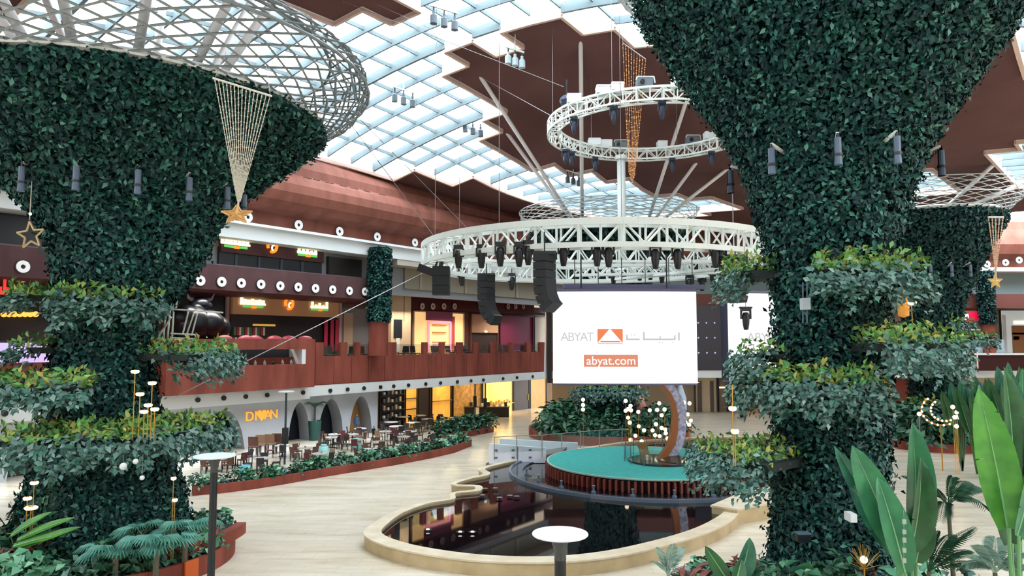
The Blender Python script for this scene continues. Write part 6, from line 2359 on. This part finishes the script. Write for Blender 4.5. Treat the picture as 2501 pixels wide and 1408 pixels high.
def chair_proto(m, nm='dining_chair'):
    o = thing(nm, 'x', 'chair')
    MB().box((-.23, -.23, .42), (.23, .23, .48)).build('seat', m, o)
    MB().hexa([(-.22, .19, .5), (.22, .19, .5), (.22, .23, .5), (-.22, .23, .5), (-.22, .26, .92), (.22, .26, .92), (.22, .3, .92), (-.22, .3, .92)]).build('backrest', m, o)
    leg = None
    for sx in (-1, 1):
        for sy in (-1, 1):
            if leg is None:
                leg = MB().box((-.02, -.02, 0), (.02, .02, .42)).build('leg', BLACK, o)
                leg.location = (sx * .2, sy * .2, 0)
            else:
                l2 = leg.copy()
                COL.objects.link(l2)
                l2.parent = o
                l2.location = (sx * .2, sy * .2, 0)
    return o


def table_proto():
    o = thing('cafe_table', 'x', 'table')
    MB().tube((0, 0, .72), (0, 0, .76), .52, 20).build('tabletop', mat('table_pale', 'b9b4ae', 0.4), o)
    MB().tube((0, 0, .03), (0, 0, .72), .045, 8).build('pedestal', BLACK, o)
    MB().tube((0, 0, 0), (0, 0, .03), .28, 14).build('foot', BLACK, o)
    return o


def setting_proto():
    o = thing('table_setting', 'x', 'tableware')
    MB().lathe([(0, .16), (.02, .2), (.025, .12)], (0, 0), 12).build('plate', WHITE, o)
    MB().lathe([(.0, .04), (.12, .05), (.13, .03)], (.1, .12), 8).build('vase', mat('vase_grey', '90969a', 0.3), o)
    return o


CHP = [chair_proto(m) for m in CHW]
CN = ['brown', 'wine red', 'black', 'tan']
TBP = table_proto()
STP = setting_proto()
tabs = [(815, 1076), (812, 1084), (905, 1116), (985, 1104), (870, 1090), (925, 1096), (985, 1082), (1000, 1068), (940, 1068), (860, 1076), (1075, 1090), (690, 1106), (640, 1140), (530, 1142), (745, 1112), (1030, 1100), (880, 1060), (575, 1128), (780, 1128)]
tabs.sort()
for i, (x, y) in enumerate(tabs):
    p_ = on(x, y + 10, 0)
    put(TBP, (p_.x, p_.y, 0), 0, 1.0, 'round pale topped cafe table on the terrace, %s counted from the terrace tower side' % ORD[i], 'round tables on the terrace')
    put(STP, (p_.x, p_.y, .761), i, 1.0, 'white plate and small grey vase on the %s terrace table from the tower' % ORD[i], 'table settings on the terrace')
    a0 = R.uniform(0, 6)
    for k in range(4):
        q = a0 + k * pi / 2
        kd = (i + k * (i % 2)) % 4
        v = (p_.x + .82 * cos(q), p_.y + .82 * sin(q), 0)
        put(CHP[kd], v, q - pi / 2, 1.0, CN[kd] + ' dining chair at the %s round terrace table from the tower side' % ORD[i], 'dining chairs on the terrace')
for i, (x, y) in enumerate([(955, 1048), (968, 1060), (985, 1034), (1010, 1050), (1025, 1030), (1045, 1040), (1080, 1035), (1110, 1036)]):
    p_ = on(x, y + 8, 0)
    o = put(TBP, (p_.x, p_.y, 0), 0, 1.15, 'round table at the dark far terrace end, %s from the arched wall' % ORD[i], 'round tables at the far terrace end')
    for k in range(3):
        q = k * 2.1 + i
        put(CHP[2], (p_.x + .95 * cos(q), p_.y + .95 * sin(q), 0), q - pi / 2, 1.1, 'black chair at the %s table of the dark far terrace end' % ORD[i], 'black chairs at the far terrace end')
for i, (x, y, kd) in enumerate([(640, 1098, 3), (662, 1096, 3), (622, 1104, 0), (680, 1094, 0)]):
    p_ = on(x, y + 12, 0)
    put(CHP[kd], (p_.x, p_.y, 0), pi, 1.5, 'tall tan rattan armchair against the grey arched wall under the amber letters', 'armchairs under the amber letters')
for i, (x, y, m_, lab) in enumerate([(598, 1165, mat('sky_blue', '6db9c9', 0.5), 'sky blue round stool between terrace chairs near the tower'), (790, 1118, mat('aqua_pale', '9ad0cc', 0.5), 'pale aqua slim vase stool on the terrace beside the planter'), (870, 1100, mat('aqua_pale', '9ad0cc', 0.5), 'pale aqua tall vase on the terrace, farther along the planter')]):
    p_ = on(x, y, 0)
    o = thing('garden_stool', lab, 'stool', p_)
    MB().lathe([(0, .3), (.25, .4), (.75 if i else .6, .3), (.78 if i else .62, .01)], p_[:2], 14).build('body', m_, o, smooth=True)
    MB().lathe([(.8 if i else .62, .22), (.85 if i else .66, .2), (.86 if i else .67, .01)], p_[:2], 14).build('lid', m_, o)
# black kiosk
p_ = on(1180, 1018, 0)
ko = thing('kiosk', 'long black kiosk counter in front of the bright yellow window', 'kiosk', p_)
MB().box((p_.x - 2.9, p_.y - .6, 0), (p_.x + 2.7, p_.y + .6, 1.0)).build('counter', mat('kiosk_black', '1a1614', 0.4), ko)
MB().box((p_.x - 3.0, p_.y - .7, 1.0), (p_.x + 2.8, p_.y + .7, 1.08)).build('counter_top', mat('kiosk_top', '6a6058', 0.3), ko)
for k in range(9):
    MB().box((p_.x - 2.6 + k * .6, p_.y - .2, 1.08), (p_.x - 2.3 + k * .6, p_.y + .1, 1.25 + .12 * (k % 3))).build('goods', (CREAM, WHITE, DARKG)[k % 3], ko)
MB().box((p_.x - .9, p_.y - .66, .1), (p_.x - .4, p_.y - .6, 1.0)).build('notice', WHITE, ko)
# furniture on the first floor terrace behind the parapet
for i, px_ in enumerate((800, 815, 855, 890, 925, 985, 1000, 1015, 1058, 1065, 1100, 1110, 1140, 1180, 1192, 1228, 1240, 1270, 1300)):
    n_ = -1.0 - .6 * (i % 2)
    v = fp(tp(px_, n_), n_, 6.2)
    put(CHP[2], v, FROT + (i % 3) * 1.5, 1.35, 'black chair behind the first floor parapet', 'black chairs behind the first floor parapet')
for i, px_ in enumerate((548, 600, 622, 670, 705, 745)):
    v = fp(tp(px_, -1.4), -1.4, 7.0 if i else 7.0)
    o = thing('lounge_chair', 'red shell chair on the first floor bar terrace, %s from the bull' % ORD[i], 'chair', (v.x, v.y, 6.2), 'red shell chairs on the bar terrace')
    MB().ball((v.x, v.y, 7.9), .52, 12, 7, (1.1, .8, .62)).build('shell', mat('shell_red', '9a3040', 0.5), o, smooth=True)
    MB().tube((v.x, v.y, 6.2), (v.x, v.y, 7.7), .06, 6).build('pedestal', LAMPG, o)


# ------------------------------------------------------------------ people, far away
def person(p, h, face, cloth, head, label, longrobe=False):
    o = thing('person', label, 'person', p)
    me = bpy.data.meshes.new('body')
    V = [(0, 0, .53), (0, 0, .66), (0, 0, .8), (0, 0, .86), (0, -.01, .94),
         (.055, 0, .5), (.06, -.01, .27), (.06, .0, .03), (.06, -.07, .01),
         (-.055, 0, .5), (-.06, .01, .27), (-.06, .02, .03), (-.06, -.05, .01),
         (.11, 0, .8), (.135, .0, .64), (.13, -.05, .5), (.13, -.07, .45),
         (-.11, 0, .8), (-.135, .0, .64), (-.13, -.04, .5), (-.13, -.06, .45)]
    E_ = [(0, 1), (1, 2), (2, 3), (3, 4), (0, 5), (5, 6), (6, 7), (7, 8), (0, 9), (9, 10), (10, 11), (11, 12), (2, 13), (13, 14), (14, 15), (15, 16), (2, 17), (17, 18), (18, 19), (19, 20)]
    rad = [.085, .085, .075, .03, .058, .06, .042, .028, .026, .06, .042, .028, .026, .045, .032, .025, .022, .045, .032, .025, .022]
    me.from_pydata([(x * h, y * h, z * h) for x, y, z in V], E_, [])
    bo = bpy.data.objects.new('body', me)
    me.materials.append(cloth)
    COL.objects.link(bo)
    bo.modifiers.new('skin', 'SKIN').use_smooth_shade = True
    sk = me.skin_vertices[0]
    for i, r_ in enumerate(rad):
        sk.data[i].radius = (r_ * h * .9, r_ * h * .75)
    sk.data[0].use_root = True
    bo.parent = o
    bo.modifiers.new('sub', 'SUBSURF').levels = 1
    o.rotation_euler = (0, 0, face)

    def part(mb, nm, m):
        q = mb.build(nm, m, None, True)
        q.parent = o
        return q
    part(MB().ball((0, -.02 * h, .935 * h), .058 * h, 10, 8, (.85, 1, 1.15)), 'face', mat('skin', 'a87858', 0.6))
    part(MB().ball((0, .0, .955 * h), .063 * h, 10, 7, (.92, 1, 1.05)), 'hair', head)
    if longrobe:
        part(MB().lathe([(.02 * h, .15 * h), (.3 * h, .12 * h), (.55 * h, .11 * h), (.8 * h, .1 * h), (.87 * h, .03 * h)], (0, 0), 14), 'robe', cloth)
    else:
        part(MB().lathe([(.5 * h, .11 * h), (.66 * h, .1 * h), (.82 * h, .1 * h), (.86 * h, .04 * h)], (0, 0), 12), 'jacket', cloth)
    return o


p_ = on(1813, 1021, 0)
person(p_, 1.75, .3, mat('black_cloth', '121216', 0.8), mat('black_hair', '0c0b0c', 0.6), 'person in a long black robe standing on the shiny floor by the timber shopfront', True)
p_ = on(870, 1062, 0)
person((p_.x, p_.y, 0), 1.72, .5, mat('blue_cloth', '3b5878', 0.8), mat('dark_hair', '17120f', 0.6), 'person in blue clothes standing before the last arch of the grey wall')
